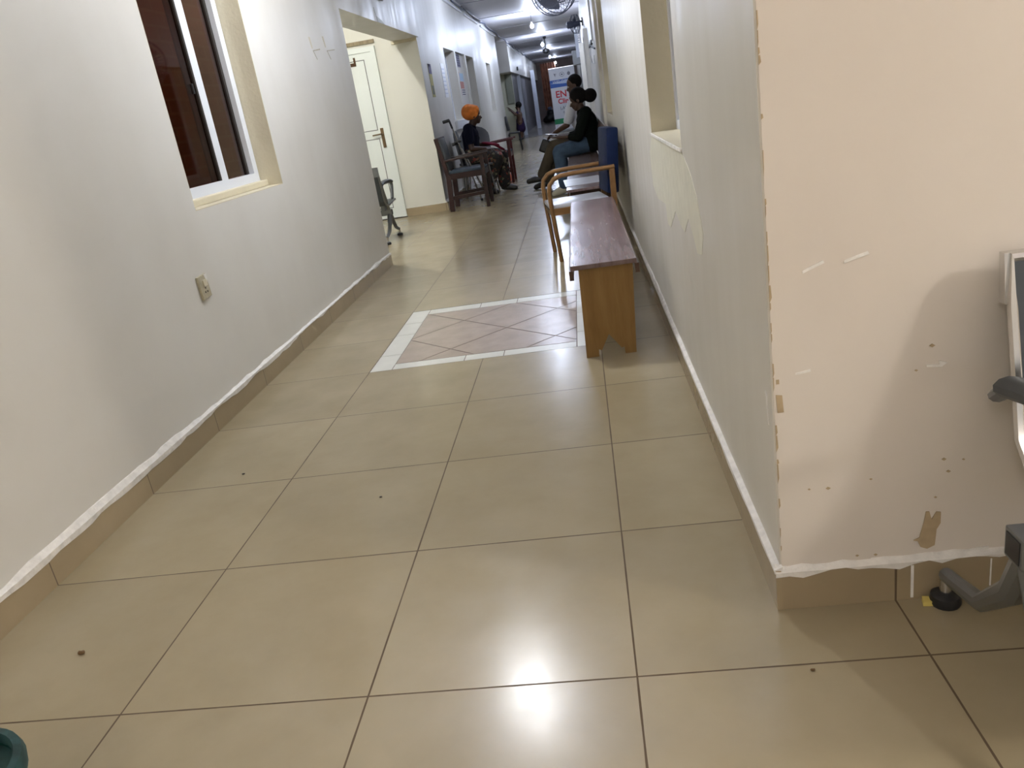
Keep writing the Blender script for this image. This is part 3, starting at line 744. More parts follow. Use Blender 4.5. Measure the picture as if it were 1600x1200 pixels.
# ------------------------------------------------------------------ things
# wooden bench in front of the right wall
t = thing('wooden_bench', 'long backless wooden bench with scuffed brown top and notched end panel', 'bench', (1.255, 3.3, 0))
MB().box(-0.152, 0.150, -1.125, 1.12, 0.430, 0.452, 0.003).build('bench_top', MT['bench_top'], t)
for s_ in (-1, 1):
    MB().box(s_ * 0.150 - 0.010, s_ * 0.150 + 0.010, -1.123, 1.118, 0.385, 0.429, 0.002).build('side_rail', MT['bench_dark'], t)
for y in (-1.10, 1.04):
    p = [(-0.128, 0), (-0.068, 0), (-0.066, 0.035), (-0.052, 0.030), (-0.012, 0.105), (0.042, 0.030), (0.054, 0.035), (0.056, 0), (0.108, 0), (0.132, 0.43), (-0.116, 0.43)]
    MB().prism(p, 'Y', y, y + 0.03).build('end_panel', MT['bench_side'], t)
MB().box(-0.012, 0.012, -1.07, 1.04, 0.13, 0.17).build('stretcher', MT['bench_side'], t)

# light wood armchair with a navy back cushion
def arm_chair(name, label, loc, rz=0, cat='chair'):
    t = thing(name, label, cat, loc, rz)
    w = 0.22   # half width in y; faces -x ; x from 0 (back at wall) to -0.5
    for s_ in (-1, 1):
        y = s_ * w
        P = [(0.0, y, 0.635), (-0.30, y, 0.635), (-0.40, y, 0.632), (-0.455, y, 0.615), (-0.492, y, 0.575), (-0.502, y, 0.52), (-0.498, y, 0.40), (-0.475, y, 0.0)]
        MB().tube(P, 0.017, 10, flat=1.15).build('armrest', MT['chair_wood'], t, True)
        MB().bar((-0.035, y, 0.0), (-0.02, y, 0.63), 0.03, 0.04, up=(1, 0, 0), bevel=0.004).build('leg', MT['chair_wood'], t)
        MB().box(-0.49, -0.03, y - 0.012, y + 0.012, 0.35, 0.40, 0.003).build('side_rail', MT['chair_wood'], t)
    MB().box(-0.505, -0.475, -w, w, 0.345, 0.388, 0.003).build('front_rail', MT['chair_wood'], t)
    MB().box(-0.05, -0.02, -w, w, 0.35, 0.39, 0.003).build('rear_rail', MT['chair_wood'], t)
    MB().box(-0.51, -0.06, -w + 0.016, w - 0.016, 0.395, 0.425, 0.010).build('seat', MT['sheet'], t, True)
    MB().box(-0.5125, -0.06, -w + 0.014, w - 0.014, 0.389, 0.3945).build('seat_edge', MT['black'], t)
    M = Matrix.Translation((-0.02, 0, 0.44)) @ Matrix.Rotation(math.radians(5), 4, 'Y')
    MB().box(-0.045, 0.045, -w + 0.03, w - 0.03, 0, 0.47, 0.018, M).build('back_cushion', MT['blue'], t, True)
    return t
arm_chair('armchair', 'light wood armchair with tall navy blue back cushion at the far end of the bench', (1.414, 4.88, 0), math.radians(8))

# wooden pew with backrest (grey-brown) under the two seated men
t = thing('wooden_pew', 'long brown wooden bench with backrest that the two seated people share', 'bench', (1.27, 7.85, 0))
MB().box(-0.21, 0.15, -2.65, 2.65, 0.43, 0.452, 0.004).build('bench_top', MT['bench_top'], t)
M = Matrix.Translation((0.15, 0, 0.45)) @ Matrix.Rotation(math.radians(7), 4, 'Y')
MB().box(0, 0.02, -2.65, 2.65, 0.02, 0.40, 0.004, M).build('backrest', MT['bench_top'], t)
for y in (-2.55, 0, 2.55):
    MB().box(-0.18, 0.15, y - 0.015, y + 0.015, 0, 0.43).build('leg', MT['bench_dark'], t)
MB().box(-0.205, -0.19, -2.64, 2.64, 0.385, 0.43).build('front_rail', MT['bench_dark'], t)
# paper on the pew
o = MB().box(-0.20, 0.12, -0.28, 0.28, 0, 0.003).build('paper_sheet', MT['sheet']); o.location = (1.24, 5.75, 0.453); o.rotation_euler = (0, 0, 0.05)
tag(o, 'pale sheet lying on the empty near end of the wooden pew', 'paper')

# dark armchairs on the left
def dark_chair(label, loc, wood, rz=0):
    t = thing('wooden_armchair', label, 'chair', loc, rz)      # faces +x, y 0..0.53
    W = 0.53
    for y in (0.02, W - 0.02):
        MB().bar((-0.03, y, 0), (-0.01, y, 0.44), 0.045, 0.06, up=(1, 0, 0), bevel=0.003).build('leg', wood, t)
        MB().bar((0.44, y, 0), (0.44, y, 0.645), 0.04, 0.045, up=(1, 0, 0), bevel=0.003).build('leg', wood, t)
        MB().bar((-0.03, y, 0.628), (0.53, y, 0.662), 0.055, 0.026, bevel=0.006).build('armrest', wood, t)
        MB().bar((0.0, y, 0.165), (0.44, y, 0.185), 0.022, 0.04).build('stretcher', wood, t)
        MB().bar((0.0, y, 0.43), (0.44, y, 0.43), 0.025, 0.07).build('side_rail', wood, t)
        MB().bar((-0.01, y, 0.40), (-0.09, y, 0.905), 0.035, 0.05, up=(1, 0, 0), bevel=0.003).build('back_post', wood, t)
    MB().box(0.425, 0.455, 0.03, W - 0.03, 0.395, 0.465).build('front_rail', wood, t)
    MB().box(-0.01, 0.02, 0.03, W - 0.03, 0.395, 0.45).build('rear_rail', wood, t)
    MB().box(0.0, 0.455, 0.035, W - 0.035, 0.445, 0.495, 0.018).build('seat', MT['slate'], t, True)
    M = Matrix.Translation((-0.015, 0, 0.48)) @ Matrix.Rotation(math.radians(-9), 4, 'Y')
    MB().box(-0.012, 0.030, 0.045, W - 0.045, 0.02, 0.42, 0.01, M).build('backrest', MT['olive'], t, True)
    M2 = Matrix.Translation((-0.082, 0, 0.87)) @ Matrix.Rotation(math.radians(-9), 4, 'Y')
    MB().box(-0.025, 0.028, 0.0, W, 0.0, 0.045, 0.006, M2).build('top_rail', wood, t)
    return t
dark_chair('empty dark wooden armchair with slate cushion by the wall corner', (-0.46, 8.77, 0), MT['mahog'])
dark_chair('red-brown wooden armchair standing beyond the woman in the orange headwrap', (-0.33, 11.45, 0), MT['red_wood'])

# grey shell chair used by the woman, and a second one behind
def shell_chair(label, loc, mat):
    t = thing('shell_chair', label, 'chair', loc)     # faces +x
    W = 0.23
    for sx, sy in ((0.20, 1), (0.20, -1), (-0.19, 1), (-0.19, -1)):
        MB().tube([(sx * 0.85, sy * 0.18, 0.43), (sx * 1.1, sy * 0.21, 0.0)], 0.012, 8).build('leg', MT['chrome'], t, True)
    MB().box(-0.21, 0.23, -W, W, 0.42, 0.45, 0.012).build('seat', mat, t, True)
    # rounded back
    M = Matrix.Translation((-0.20, 0, 0.45)) @ Matrix.Rotation(math.radians(-8), 4, 'Y')
    pts = [(-W, 0), (-W, 0.30)] + [(-W * math.cos(a * PI / 10), 0.32 + 0.17 * math.sin(a * PI / 10)) for a in range(11)] + [(W, 0.30), (W, 0)]
    pts = [(y, z) for y, z in pts]
    mb = MB().prism(pts, 'X', -0.01, 0.015)
    bmesh.ops.transform(mb.bm, matrix=M, verts=mb.bm.verts)
    mb.build('backrest', mat, t)
    return t
shell_chair('grey plastic chair the woman in the orange headwrap sits on', (-0.25, 10.25, 0), MT['grey_pl'])
shell_chair('empty grey chair with rounded back just behind the seated woman', (-0.37, 10.98, 0), MT['grey_pl']).rotation_euler.z = -PI / 2

# small black chair far down on the left
t = thing('black_chair', 'small black metal chair by the far left wall corner', 'chair', (-0.55, 19.75, 0))
for sx, sy in ((0.0, 0), (0.0, 0.26), (0.26, 0), (0.26, 0.26)):
    MB().tube([(sx, sy, 0.44), (sx + (0.03 if sx else 0.0), sy, 0)], 0.016, 8).build('leg', MT['black_m'], t, True)
MB().box(0, 0.28, 0, 0.27, 0.43, 0.47, 0.012).build('seat', MT['black'], t, True)
M = Matrix.Translation((0.0, 0, 0.52)) @ Matrix.Rotation(math.radians(-8), 4, 'Y')
MB().box(-0.025, 0.04, 0.0, 0.27, 0.0, 0.36, 0.012, M).build('backrest', MT['black'], t, True)
for y in (0.02, 0.24): MB().bar((0, y, 0.45), (-0.01, y, 0.56), 0.02, 0.02).build('back_bracket', MT['chrome'], t)

# crutches leaning behind the first armchair
def crutch(label, base, top, twist):
    t = thing('elbow_crutch', label, 'crutch', (0, 0, 0), 0, 'elbow crutches leaning by the dark armchair')
    b_, t_ = Vector(base), Vector(top); d_ = (t_ - b_)
    P = lambda f: b_ + d_ * f
    MB().tube([P(0.02), P(0.90)], 0.011, 8).build('shaft', MT['chrome'], t, True)
    MB().tube([P(0), P(0.03)], 0.018, 8).build('rubber_tip', MT['black'], t, True)
    MB().tube([P(0.90), P(1.0)], 0.013, 8).build('upper_shaft', MT['black'], t, True)
    g0 = P(0.995)
    MB().tube([g0 + Vector((0.005, 0, 0)), g0 + Vector((-0.085, twist, -0.012))], 0.021, 8).build('arm_cuff', MT['black'], t, True)
    g1 = P(0.735)
    MB().tube([g1 + Vector((0.045, 0, 0.01)), g1 + Vector((-0.05, twist, 0.0))], 0.017, 8).build('hand_grip', MT['black'], t, True)
    return t
crutch('grey elbow crutch with black cuff nearer the wall, behind the dark wooden armchair', (-0.19, 9.55, 0), (-0.44, 9.42, 1.10), 0.01)
crutch('elbow crutch leaning just right of the other, behind the dark wooden armchair', (-0.10, 9.62, 0), (-0.38, 9.50, 0.80), -0.02)

# ---- steel waiting bench (airport type)
def waiting_bench(label, loc, rz, n=3, ins=-0.05, arm=0.0, lift=0.0, post=True, az=0.0, rim_m='steel'):
    t = thing('waiting_bench', label, 'bench', loc, rz, 'steel waiting benches')
    L_ = n * 0.52
    MB().box(-L_, 0.02, -0.03, 0.03, 0.265 + lift, 0.325 + lift, 0.004).build('beam', MT['steel'], t)
    MB().box(0.0195, 0.0215, -0.022, 0.022, 0.273 + lift, 0.317 + lift).build('beam_cap', MT['black'], t)
    for x in (-0.012, -L_ + 0.06):
        lg = MB()
        lg.tube([(x, 0.0, 0.28 + lift), (x, -0.05, 0.22), (x, -0.16, 0.115), (x, -0.27, 0.085), (x, -0.318, 0.075)], 0.02, 10, radii=[0.028, 0.026, 0.019, 0.017, 0.016])
        lg.tube([(x, 0.0, 0.28 + lift), (x, 0.05, 0.22), (x, 0.15, 0.115), (x, 0.24, 0.085), (x, 0.28, 0.075)], 0.02, 10, radii=[0.028, 0.026, 0.019, 0.017, 0.016])
        l = lg.build('leg', MT['steel'], t, True)
        for y in (-0.318, 0.28):
            MB().lathe([(0.013, 0.08), (0.013, 0.03)], (x, y, 0), 12).build('stem', MT['chrome'], l, True)
            MB().lathe([(0.014, 0.034), (0.030, 0.024), (0.033, 0.008), (0.030, 0.0)], (x, y, 0), 18).build('foot', MT['black'], l, True)
    for k in range(n):
        x0, x1 = -0.52 * k - 0.50 - ins, -0.52 * k - 0.03 - ins
        # seat pan and back: one bent perforated sheet, chrome rim
        prof = [(0.26, 0.395), (0.20, 0.40), (0.05, 0.385), (-0.10, 0.375), (-0.18, 0.385), (-0.225, 0.43), (-0.25, 0.55), (-0.28, 0.68), (-0.30, 0.77)]
        th = 0.006
        up = [(y, z + th) for y, z in prof]
        poly = prof + [(y + (0.012 if z > 0.42 else 0), z + (0.012 if z < 0.42 else 0.0)) for y, z in reversed(prof)]
        MB().prism(poly, 'X', x0, x1).build('seat', MT['perf'], t)
        rim = []
        for y, z in prof: rim.append((x1, y, z + 0.004))
        rim2 = [(x0, y, z + 0.004) for y, z in reversed(prof)]
        MB().tube(rim + rim2, 0.012, 8, closed=True).build('seat_rim', MT[rim_m], t, True)
        MB().prism([(-0.312, 0.69), (-0.287, 0.69), (-0.300, 0.785), (-0.319, 0.785)], 'X', x0 - 0.01, x1 + 0.012).build('head_rail', MT[rim_m], t)
        for xb in (x0 + 0.07, x1 - 0.07): MB().box(xb - 0.02, xb + 0.02, -0.10, 0.12, 0.325 + lift * 0.5, 0.385).build('seat_bracket', MT['steel'], t)
    for x in (arm, -L_ + 0.03):
        a = MB().tube(([(x, -0.05, 0.33), (x, -0.12, 0.46), (x, -0.17, 0.57), (x, -0.155, 0.60)] if post else [(x, -0.23, 0.565), (x, -0.19, 0.595)]) + [ (x, -0.10, 0.605), (x, 0.18, 0.595), (x, 0.27, 0.58), (x, 0.29, 0.56), (x, 0.27, 0.52), (x, 0.20, 0.42)], 0.014, 10, flat=1.3).build('armrest', MT['steel'], t, True)
        a.location.z = az
        MB().tube([(x, -0.19, 0.598), (x, -0.10, 0.615), (x, 0.05, 0.615), (x, 0.20, 0.605), (x, 0.275, 0.59)], 0.02, 10, flat=1.5).build('arm_pad', MT['perf'], a, True)
    return t
wb = waiting_bench('steel waiting bench whose chrome end stands in the side lobby before the white door', (-0.87, 7.06, 0), 0)
wb2 = waiting_bench('x', (1.885, -0.155, 0), PI, 3, 0.07, -0.055, 0.05, False, -0.035, 'chrome')
wb2['label'] = 'steel waiting bench cut off at the right edge, standing against the chipped wall'
# scraps near its foot
for nm, lab, loc, sz in (('paper_scrap', 'small yellow scrap beside the round foot of the steel bench', (1.862, 0.165, 0.0), 0.014),):
    o = MB().prism([(-sz, -sz * .6), (sz, -sz * .8), (sz * .8, sz * .7), (-sz * .6, sz)], 'Z', 0.0005, 0.012).build(nm, MT['yellow_bit'])
    o.location = loc; tag(o, lab, 'litter')

# socket on the left wall
t = thing('wall_socket', 'old ivory wall socket, slightly crooked, low on the left wall', 'socket', (XL, 2.05, 0.62))
M = Matrix.Rotation(math.radians(3), 4, 'X')
MB().box(0.0, 0.012, -0.043, 0.043, -0.055, 0.052, 0.003, M).build('face_plate', MT['socket'], t)
MB().box(0.012, 0.018, -0.012, 0.022, 0.0, 0.03, 0.002, M).build('rocker', MT['reveal'], t)
MB().box(0.0115, 0.0128, -0.012, -0.004, -0.03, -0.022).box(0.0115, 0.0128, 0.010, 0.018, -0.03, -0.022).box(0.0115, 0.0128, -0.001, 0.006, -0.012, -0.004).build('pin_holes', MT['gasket'], t)
MB().prism([(0.012, 0.052), (0.045, 0.052), (0.03, 0.012)], 'X', 0.0125, 0.014).build('torn_sticker', MT['caulk'], t)

# litter
def crumb(label, x, y, r, mat):
    mb = MB(); mb.ball((0, 0, r * 0.45), r, 2, (1.3, 0.8, 0.5))
    rr = random.Random(int(x * 1000))
    for v in mb.bm.verts: v.co *= 1 + rr.uniform(-0.18, 0.18)
    zmin = min(v.co.z for v in mb.bm.verts)
    for v in mb.bm.verts: v.co.z -= zmin
    o = mb.build('floor_crumb', mat, None, True); o.location = (x, y, 0.0)
    tag(o, label, 'litter')
crumb('brown crumb on the floor tile nearest the left skirting', -0.252, 0.243, 0.0085, MT['crumb'])
crumb('tiny dark speck on the tile by the left skirting', -0.23, 1.29, 0.005, MT['gasket'])
crumb('tiny dark speck in the middle of the floor', 0.40, 0.97, 0.004, MT['gasket'])
crumb('small brown crumb on the floor beside the right wall corner', 1.56, -0.02, 0.004, MT['crumb'])

# bucket bottom left
t = thing('bucket', 'dark teal plastic bucket cut off at the bottom left corner', 'bucket', (-0.005, -0.43, 0))
MB().lathe([(0.085, 0.0), (0.105, 0.02), (0.120, 0.235), (0.115, 0.237), (0.100, 0.03), (0.002, 0.012)], n=36).build('bucket_body', MT['teal'], t, True)
MB().lathe([(0.119, 0.215), (0.131, 0.218), (0.134, 0.235), (0.130, 0.250), (0.117, 0.252), (0.113, 0.243), (0.115, 0.225)], n=40).build('rim', MT['teal_rim'], t, True)
MB().tube([(-0.13 * math.cos(a * PI / 14), -0.142 * math.sin(a * PI / 14), 0.225 - 0.05 * math.sin(a * PI / 14)) for a in range(15)], 0.003, 6).build('handle', MT['steel'], t, True)

# ---- posters and notices
def poster(name, label, x, y0, y1, z0, z1, bits, base):
    o = MB().box(x, x + 0.004, y0, y1, z0, z1).build(name, base)
    for nm, a0, a1, b0, b1, mt in bits:
        MB().box(x + 0.003, x + 0.0055, y0 + (y1 - y0) * a0, y0 + (y1 - y0) * a1, z0 + (z1 - z0) * b0, z0 + (z1 - z0) * b1).build(nm, mt, o)
    tag(o, label, 'notice'); return o
poster('wall_notice', 'narrow notice with violet head and yellow body beside the lobby corner', -0.600, 9.46, 9.68, 1.41, 1.82,
       [('printed_block', 0, 1, 0.70, 1.0, MT['violet_p']), ('printed_block', 0.1, 0.6, 0.92, 1.0, MT['dark_p']), ('printed_block', 0.2, 0.8, 0.08, 0.35, MT['board'])], MT['yellow_p'])
poster('wall_notice', 'violet lined notice at the top of the white panel between the far windows', -0.640, 12.45, 13.05, 1.88, 2.085,
       [('printed_line', 0.08, 0.95, 0.1 + 0.18 * k, 0.17 + 0.18 * k, MT['dark_p']) for k in range(5)], MT['violet_p'])
poster('health_poster', 'red, white and sky blue poster on the white panel between the far windows', -0.640, 12.42, 13.20, 1.42, 1.80,
       [('printed_block', 0, 0.30, 0.0, 1.0, MT['red_p']), ('printed_block', 0.35, 0.95, 0.62, 0.95, MT['cyan_p']), ('printed_block', 0.3, 0.85, 0.30, 0.60, MT['red_p'])]
       + [('printed_line', 0.4, 0.9, 0.04 + 0.09 * k, 0.08 + 0.09 * k, MT['dark_p']) for k in range(3)], MT['paper'])
poster('wall_notice', 'faint blue paper notice left of the first far window', -0.600, 10.55, 10.85, 1.40, 1.86, [('printed_line', 0.1, 0.9, 0.1 + 0.12 * k, 0.14 + 0.12 * k, MT['faint_p']) for k in range(7)], MT['white_pl'])
o = MB().box(-0.92, -0.70, 25.77, 25.80, 1.15, 2.05, 0.004).build('notice_board', MT['board']); tag(o, 'tall green-grey board on the cross wall above the child', 'board')

# brown round fitting high on the beam (only its bottom shows)
o = MB().lathe([(0.02, 0.0), (0.19, 0.0), (0.20, 0.02), (0.17, 0.05), (0.05, 0.055)], (0, 0, 0), 32, 'X').build('wall_clock', MT['rust'], None, True)
o.location = (XL, 7.15, 2.52); tag(o, 'round brown wall fitting on the beam, cut off by the top edge', 'wall clock')
o = MB().box(-0.6, -0.56, 27.6, 27.75, 2.18, 2.30, 0.004).build('junction_box', MT['black']); tag(o, 'small dark box on the pale beam far down the corridor', 'junction box')

# trunking and cables along the left wall top
t = thing('cable_trunking', 'white cable trunking running along the top of the left wall', 'trunking', (XL, 0, 0))
MB().box(0.0, 0.03, 5.5, 9.0, 2.80, 2.835, 0.003).build('trunking_run', MT['white_pl'], t)
for y0, y1 in ((9.05, 13.9), (14.3, 16.4), (17.0, 20.3), (24.4, 30.0)):
    MB().box(-0.03, 0.005, y0, y1, 2.80, 2.835, 0.003).build('trunking_run', MT['white_pl'], t)
P = []
for k in range(90):
    y = 9.1 + k * 0.38
    P.append((-0.575 + 0.012 * math.sin(k * 1.7), y, 2.895 + 0.02 * math.sin(k * 0.9) + 0.01 * math.sin(k * 2.3)))
o = MB().tube(P, 0.016, 6).build('electric_cable', MT['fan_blue'], None, True); tag(o, 'dark sagging cable along the left wall and ceiling joint', 'cable')
P = [(-0.535 + 0.006 * math.sin(k), 13.7 + k * 0.25, 2.885 - 0.03 * math.sin(k * PI / 12)) for k in range(13)]
o = MB().tube(P, 0.012, 6).build('electric_cable', MT['gasket'], None, True); tag(o, 'short black loop of cable by the white trunking', 'cable')

# right wall: conduit with cable, fans, hanging strip
t = thing('cable_conduit', 'white conduit with looped cable hanging high on the right wall', 'conduit', (XR, 9.9, 0))
MB().box(-0.02, 0, -0.02, 0.02, 1.78, 2.95, 0.002).build('conduit', MT['white_pl'], t)
MB().tube([(-0.03, -0.3, 1.73), (-0.06, -0.1, 1.70), (-0.045, 0.1, 1.74), (-0.02, 0.3, 1.80), (-0.03, 0.0, 1.77), (-0.04, -0.3, 1.70), (-0.005, -0.5, 1.66)], 0.012, 6).build('cable_loop', MT['black'], t, True)
MB().tube([(-0.025, 0.02, 1.78), (-0.05, 0.1, 1.62), (-0.04, 0.15, 1.52), (-0.015, 0.05, 1.50), (-0.01, 0.0, 1.60)], 0.005, 6).build('cable_tail', MT['white_pl'], t, True)

def wall_fan(label, loc, r, tilt, arm):
    t = thing('wall_fan', label, 'fan', loc)
    Mx = Matrix.Rotation(tilt[0], 4, 'Z') @ Matrix.Rotation(tilt[1], 4, 'X')
    def tr(mb): bmesh.ops.transform(mb.bm, matrix=Mx, verts=mb.bm.verts); return mb
    cg = MB()
    for rr, yy in ((r, 0.0), (r * 0.97, -0.05), (r * 0.97, 0.05), (r * 0.6, -0.085), (r * 0.6, 0.085)):
        cg.tube([(rr * math.cos(a * PI / 20), yy, rr * math.sin(a * PI / 20)) for a in range(40)], 0.0045, 5, closed=True)
    tr(cg).build('cage_ring', MT['fan_blue'], t, True)
    cg = MB()
    for k in range(36):
        a = k * PI / 18
        for s_ in (-1, 1):
            cg.tube([(0.05 * math.cos(a), s_ * 0.10, 0.05 * math.sin(a)), (r * 0.6 * math.cos(a), s_ * 0.085, r * 0.6 * math.sin(a)), (r * 0.97 * math.cos(a), s_ * 0.05, r * 0.97 * math.sin(a)), (r * math.cos(a), 0, r * math.sin(a))], 0.0018, 4)
    c_ = tr(cg).build('cage_wires', MT['fan_blue'], t)
    for k in range(3):
        mb = MB(); a0 = k * 2 * PI / 3
        n = 8; V = []
        for i in range(n + 1):
            f = i / n; rr = 0.05 + (r * 0.82 - 0.05) * f; wd = 0.35 + 0.5 * math.sin(f * PI * 0.75)
            V.append([mb.bm.verts.new((rr * math.cos(a0 + s_ * wd * 0.75), s_ * 0.025 + th, rr * math.sin(a0 + s_ * wd * 0.75))) for s_, th in ((-1, 0), (0, 0.0), (1, 0), (1, 0.003), (0, 0.003), (-1, 0.003))])
        for i in range(n):
            for q in range(6):
                mb.bm.faces.new((V[i][q], V[i][(q + 1) % 6], V[i + 1][(q + 1) % 6], V[i + 1][q]))
        mb.bm.faces.new(V[0]); mb.bm.faces.new(list(reversed(V[-1])))
        tr(mb).build('blade', MT['fan_blue'], t, True)
    tr(MB().lathe([(0.02, -0.10), (0.045, -0.095), (0.05, -0.03), (0.05, 0.03), (0.065, 0.06), (0.065, 0.15), (0.03, 0.17)], n=20, axis='Y')).build('motor', MT['fan_blue'], t, True)
    e = Vector(arm)
    MB().tube([Mx @ Vector((0, 0.12, 0)), Mx @ Vector((0, 0.12, 0)) + Vector((0.03, 0, 0.03)), e * 0.6 + Vector((0, 0, 0.02)), e], 0.016, 8).build('wall_arm', MT['black_m'], t, True)
    MB().box(e.x - 0.02, e.x, e.y - 0.04, e.y + 0.04, e.z - 0.07, e.z + 0.07, 0.004).build('wall_bracket', MT['black_m'], t)
    return t
wall_fan('grey-blue wall fan on a black arm, cut off by the top edge', (1.145, 6.0, 2.02), 0.20, (math.radians(-30), math.radians(14)), (XR - 1.145, 0.15, 0.0))
wall_fan('second wall fan, seen edge-on high on the far right wall', (1.40, 15.2, 2.40), 0.17, (math.radians(86), 0), (XR - 1.40, 0.1, 0.03))
t = thing('hanging_strip', 'pale ribbed plastic strip hanging high on the far right wall', 'wall lamp', (1.50, 20.0, 0))
MB().box(-0.10, 0.02, -0.03, 0.03, 1.98, 2.75, 0.008).build('strip_body', MT['far_post'], t)
mb = MB()
for k in range(9): mb.box(-0.02, 0.03, -0.045, -0.029, 2.28 + 0.05 * k, 2.305 + 0.05 * k, 0.003)
mb.build('ribs', MT['chrome'], t)
MB().box(0.02, 0.05, -0.03, 0.03, 2.0, 2.7).build('wall_plate', MT['white_pl'], t)
o = MB().box(1.30, 1.55, 22.0, 22.6, 1.88, 2.25, 0.01).build('wall_box', MT['steel']); tag(o, 'grey box hanging on the far right wall below the ribbed strip', 'electrical box')
# dark ceiling fixture near the second bulb
t = thing('ceiling_fixture', 'dark knobbly ceiling fitting hanging beside the second glowing bulb', 'ceiling fixture', (0.52, 25.4, H))
MB().tube([(0, 0, 0), (0, 0, -0.36)], 0.012, 8).build('down_rod', MT['black_m'], t, True)
MB().lathe([(0.04, 0), (0.06, -0.03), (0.03, -0.08)], n=16).build('canopy', MT['black_m'], t, True)
MB().lathe([(0.03, -0.34), (0.11, -0.38), (0.11, -0.45), (0.04, -0.50)], n=20).build('motor', MT['black_m'], t, True)

# ------------------------------------------------------------------ banner
def text_mesh(name, txt, size, mat, parent, x, z, y, align='CENTER', shear=0.0, bold=0.0, sx=1.0):
    cu = bpy.data.curves.new('t', 'FONT'); cu.body = txt; cu.size = size; cu.align_x = align; cu.extrude = 0.002
    cu.shear = shear; cu.offset = bold
    to = bpy.data.objects.new('t', cu); COL.objects.link(to)
    dg = bpy.context.evaluated_depsgraph_get(); dg.update()
    me = bpy.data.meshes.new_from_object(to.evaluated_get(dg)); bpy.data.objects.remove(to)
    M = Matrix.Translation((x, y, z)) @ Matrix.Rotation(PI / 2, 4, 'X') @ Matrix.Diagonal((sx, 1, 1, 1))
    me.transform(M); me.name = name
    me.materials.clear(); me.materials.append(mat)
    o = bpy.data.objects.new(name, me); COL.objects.link(o); o.parent = parent
    return o
t = thing('roll_up_banner', 'standing white welcome banner of the ENT clinic with blue and green bands', 'banner', (0.90, 27.0, 0))
MB().box(-0.43, 0.43, -0.004, 0.004, 0.07, 2.02).build('banner_sheet', MT['banner'], t)
MB().box(-0.45, 0.45, -0.10, 0.10, 0, 0.07, 0.015).build('stand_base', MT['steel'], t)
MB().box(-0.43, 0.43, -0.012, 0.012, 2.02, 2.04).build('top_rail', MT['chrome'], t)
MB().tube([(0, 0.03, 0.05), (0, 0.03, 2.03)], 0.012, 8).build('pole', MT['steel'], t)
MB().box(-0.43, 0.43, -0.006, -0.0035, 1.42, 1.66).build('blue_band', MT['ban_blue'], t)
MB().prism([(-0.43, 1.56), (0.43, 1.66), (0.43, 1.50), (0.0, 1.52)], 'Y', -0.0072, -0.0055).build('pale_swoosh', MT['ban_pale'], t)
MB().box(-0.43, 0.43, -0.006, -0.0035, 0.25, 0.42).build('green_band', MT['ban_green'], t)
# three emblems at the head
e = MB()
for k in range(2): e.prism([(-0.27 + 0.07 * k, 1.87), (-0.22 + 0.03 * k, 1.85), (-0.235 + 0.0 * k, 1.75)], 'Y', -0.007, -0.0035)
e.build('emblem', MT['ban_grey'], t)
e = MB().tube([(0.0 + 0.075 * math.cos(a * PI / 12), -0.006, 1.81 + 0.065 * math.sin(a * PI / 12)) for a in range(24)], 0.007, 5, closed=True)
e.box(-0.03, 0.03, -0.007, -0.0035, 1.79, 1.83); e.build('emblem', MT['ban_grey'], t)
e = MB().prism([(0.23 + 0.055 * math.cos(a * PI / 4), 1.81 + 0.06 * math.sin(a * PI / 4)) for a in range(8)], 'Y', -0.007, -0.0035)
e.box(0.225, 0.235, -0.007, -0.0035, 1.86, 1.90); e.build('emblem', MT['ban_grey'], t)
text_mesh('lettering', 'WELCOME', 0.135, MT['banner'], t, -0.03, 1.545, -0.008, shear=0.3)
text_mesh('lettering', 'ENT', 0.30, MT['ban_red'], t, -0.01, 1.10, -0.006, bold=0.006)
text_mesh('lettering', 'Clinic', 0.22, MT['ban_red'], t, 0.02, 0.90, -0.006, bold=0.006)
text_mesh('lettering', 'LASEC', 0.15, MT['ban_grey'], t, 0.02, 0.70, -0.006)
text_mesh('lettering', 'Now', 0.12, MT['ban_grey'], t, 0.02, 0.56, -0.006)
text_mesh('lettering', 'Title', 0.12, MT['ban_pale'], t, 0.05, 0.30, -0.008)

# orange curtain and dark bundle far away
mb = MB(); V = []
for i in range(25):
    x = -0.28 + 0.76 * i / 24; y = 41 + 0.03 * math.sin(i * 1.6)
    V.append([mb.bm.verts.new((x, y, 0.55)), mb.bm.verts.new((x, y, 2.75)), mb.bm.verts.new((x, y + 0.02, 2.75)), mb.bm.verts.new((x, y + 0.02, 0.55))])
for i in range(24):
    for q in range(4): mb.bm.faces.new((V[i][q], V[i][(q + 1) % 4], V[i + 1][(q + 1) % 4], V[i + 1][q]))
mb.bm.faces.new(V[0]); mb.bm.faces.new(list(reversed(V[-1])))
o = mb.build('curtain', MT['orange_c'], None, True); tag(o, 'orange curtain at the far end left of the banner', 'curtain')
mb = MB()
for c_, r_ in (((0, 0, 0.20), 0.22), ((0.25, 0.05, 0.24), 0.26), ((0.12, 0.0, 0.45), 0.20), ((-0.15, 0.05, 0.14), 0.16)): mb.ball(c_, r_, 3, (1, 1, 0.9))
o = remeshed(mb, 'black_bundle', MT['shoe'], None, 0.03, 3); o.location = (-0.08, 38.5, 0); tag(o, 'dark heap of bags on the far floor left of the banner', 'bags')
mb = MB().ball((0, 0, 0), 0.09, 2, (1.3, 1, 0.8)); o = mb.build('cloth_bundle', MT['fan_blue'], None, True); o.location = (0.02, 38.2, 0.66); tag(o, 'grey-blue bundle on top of the dark heap of bags', 'bundle')

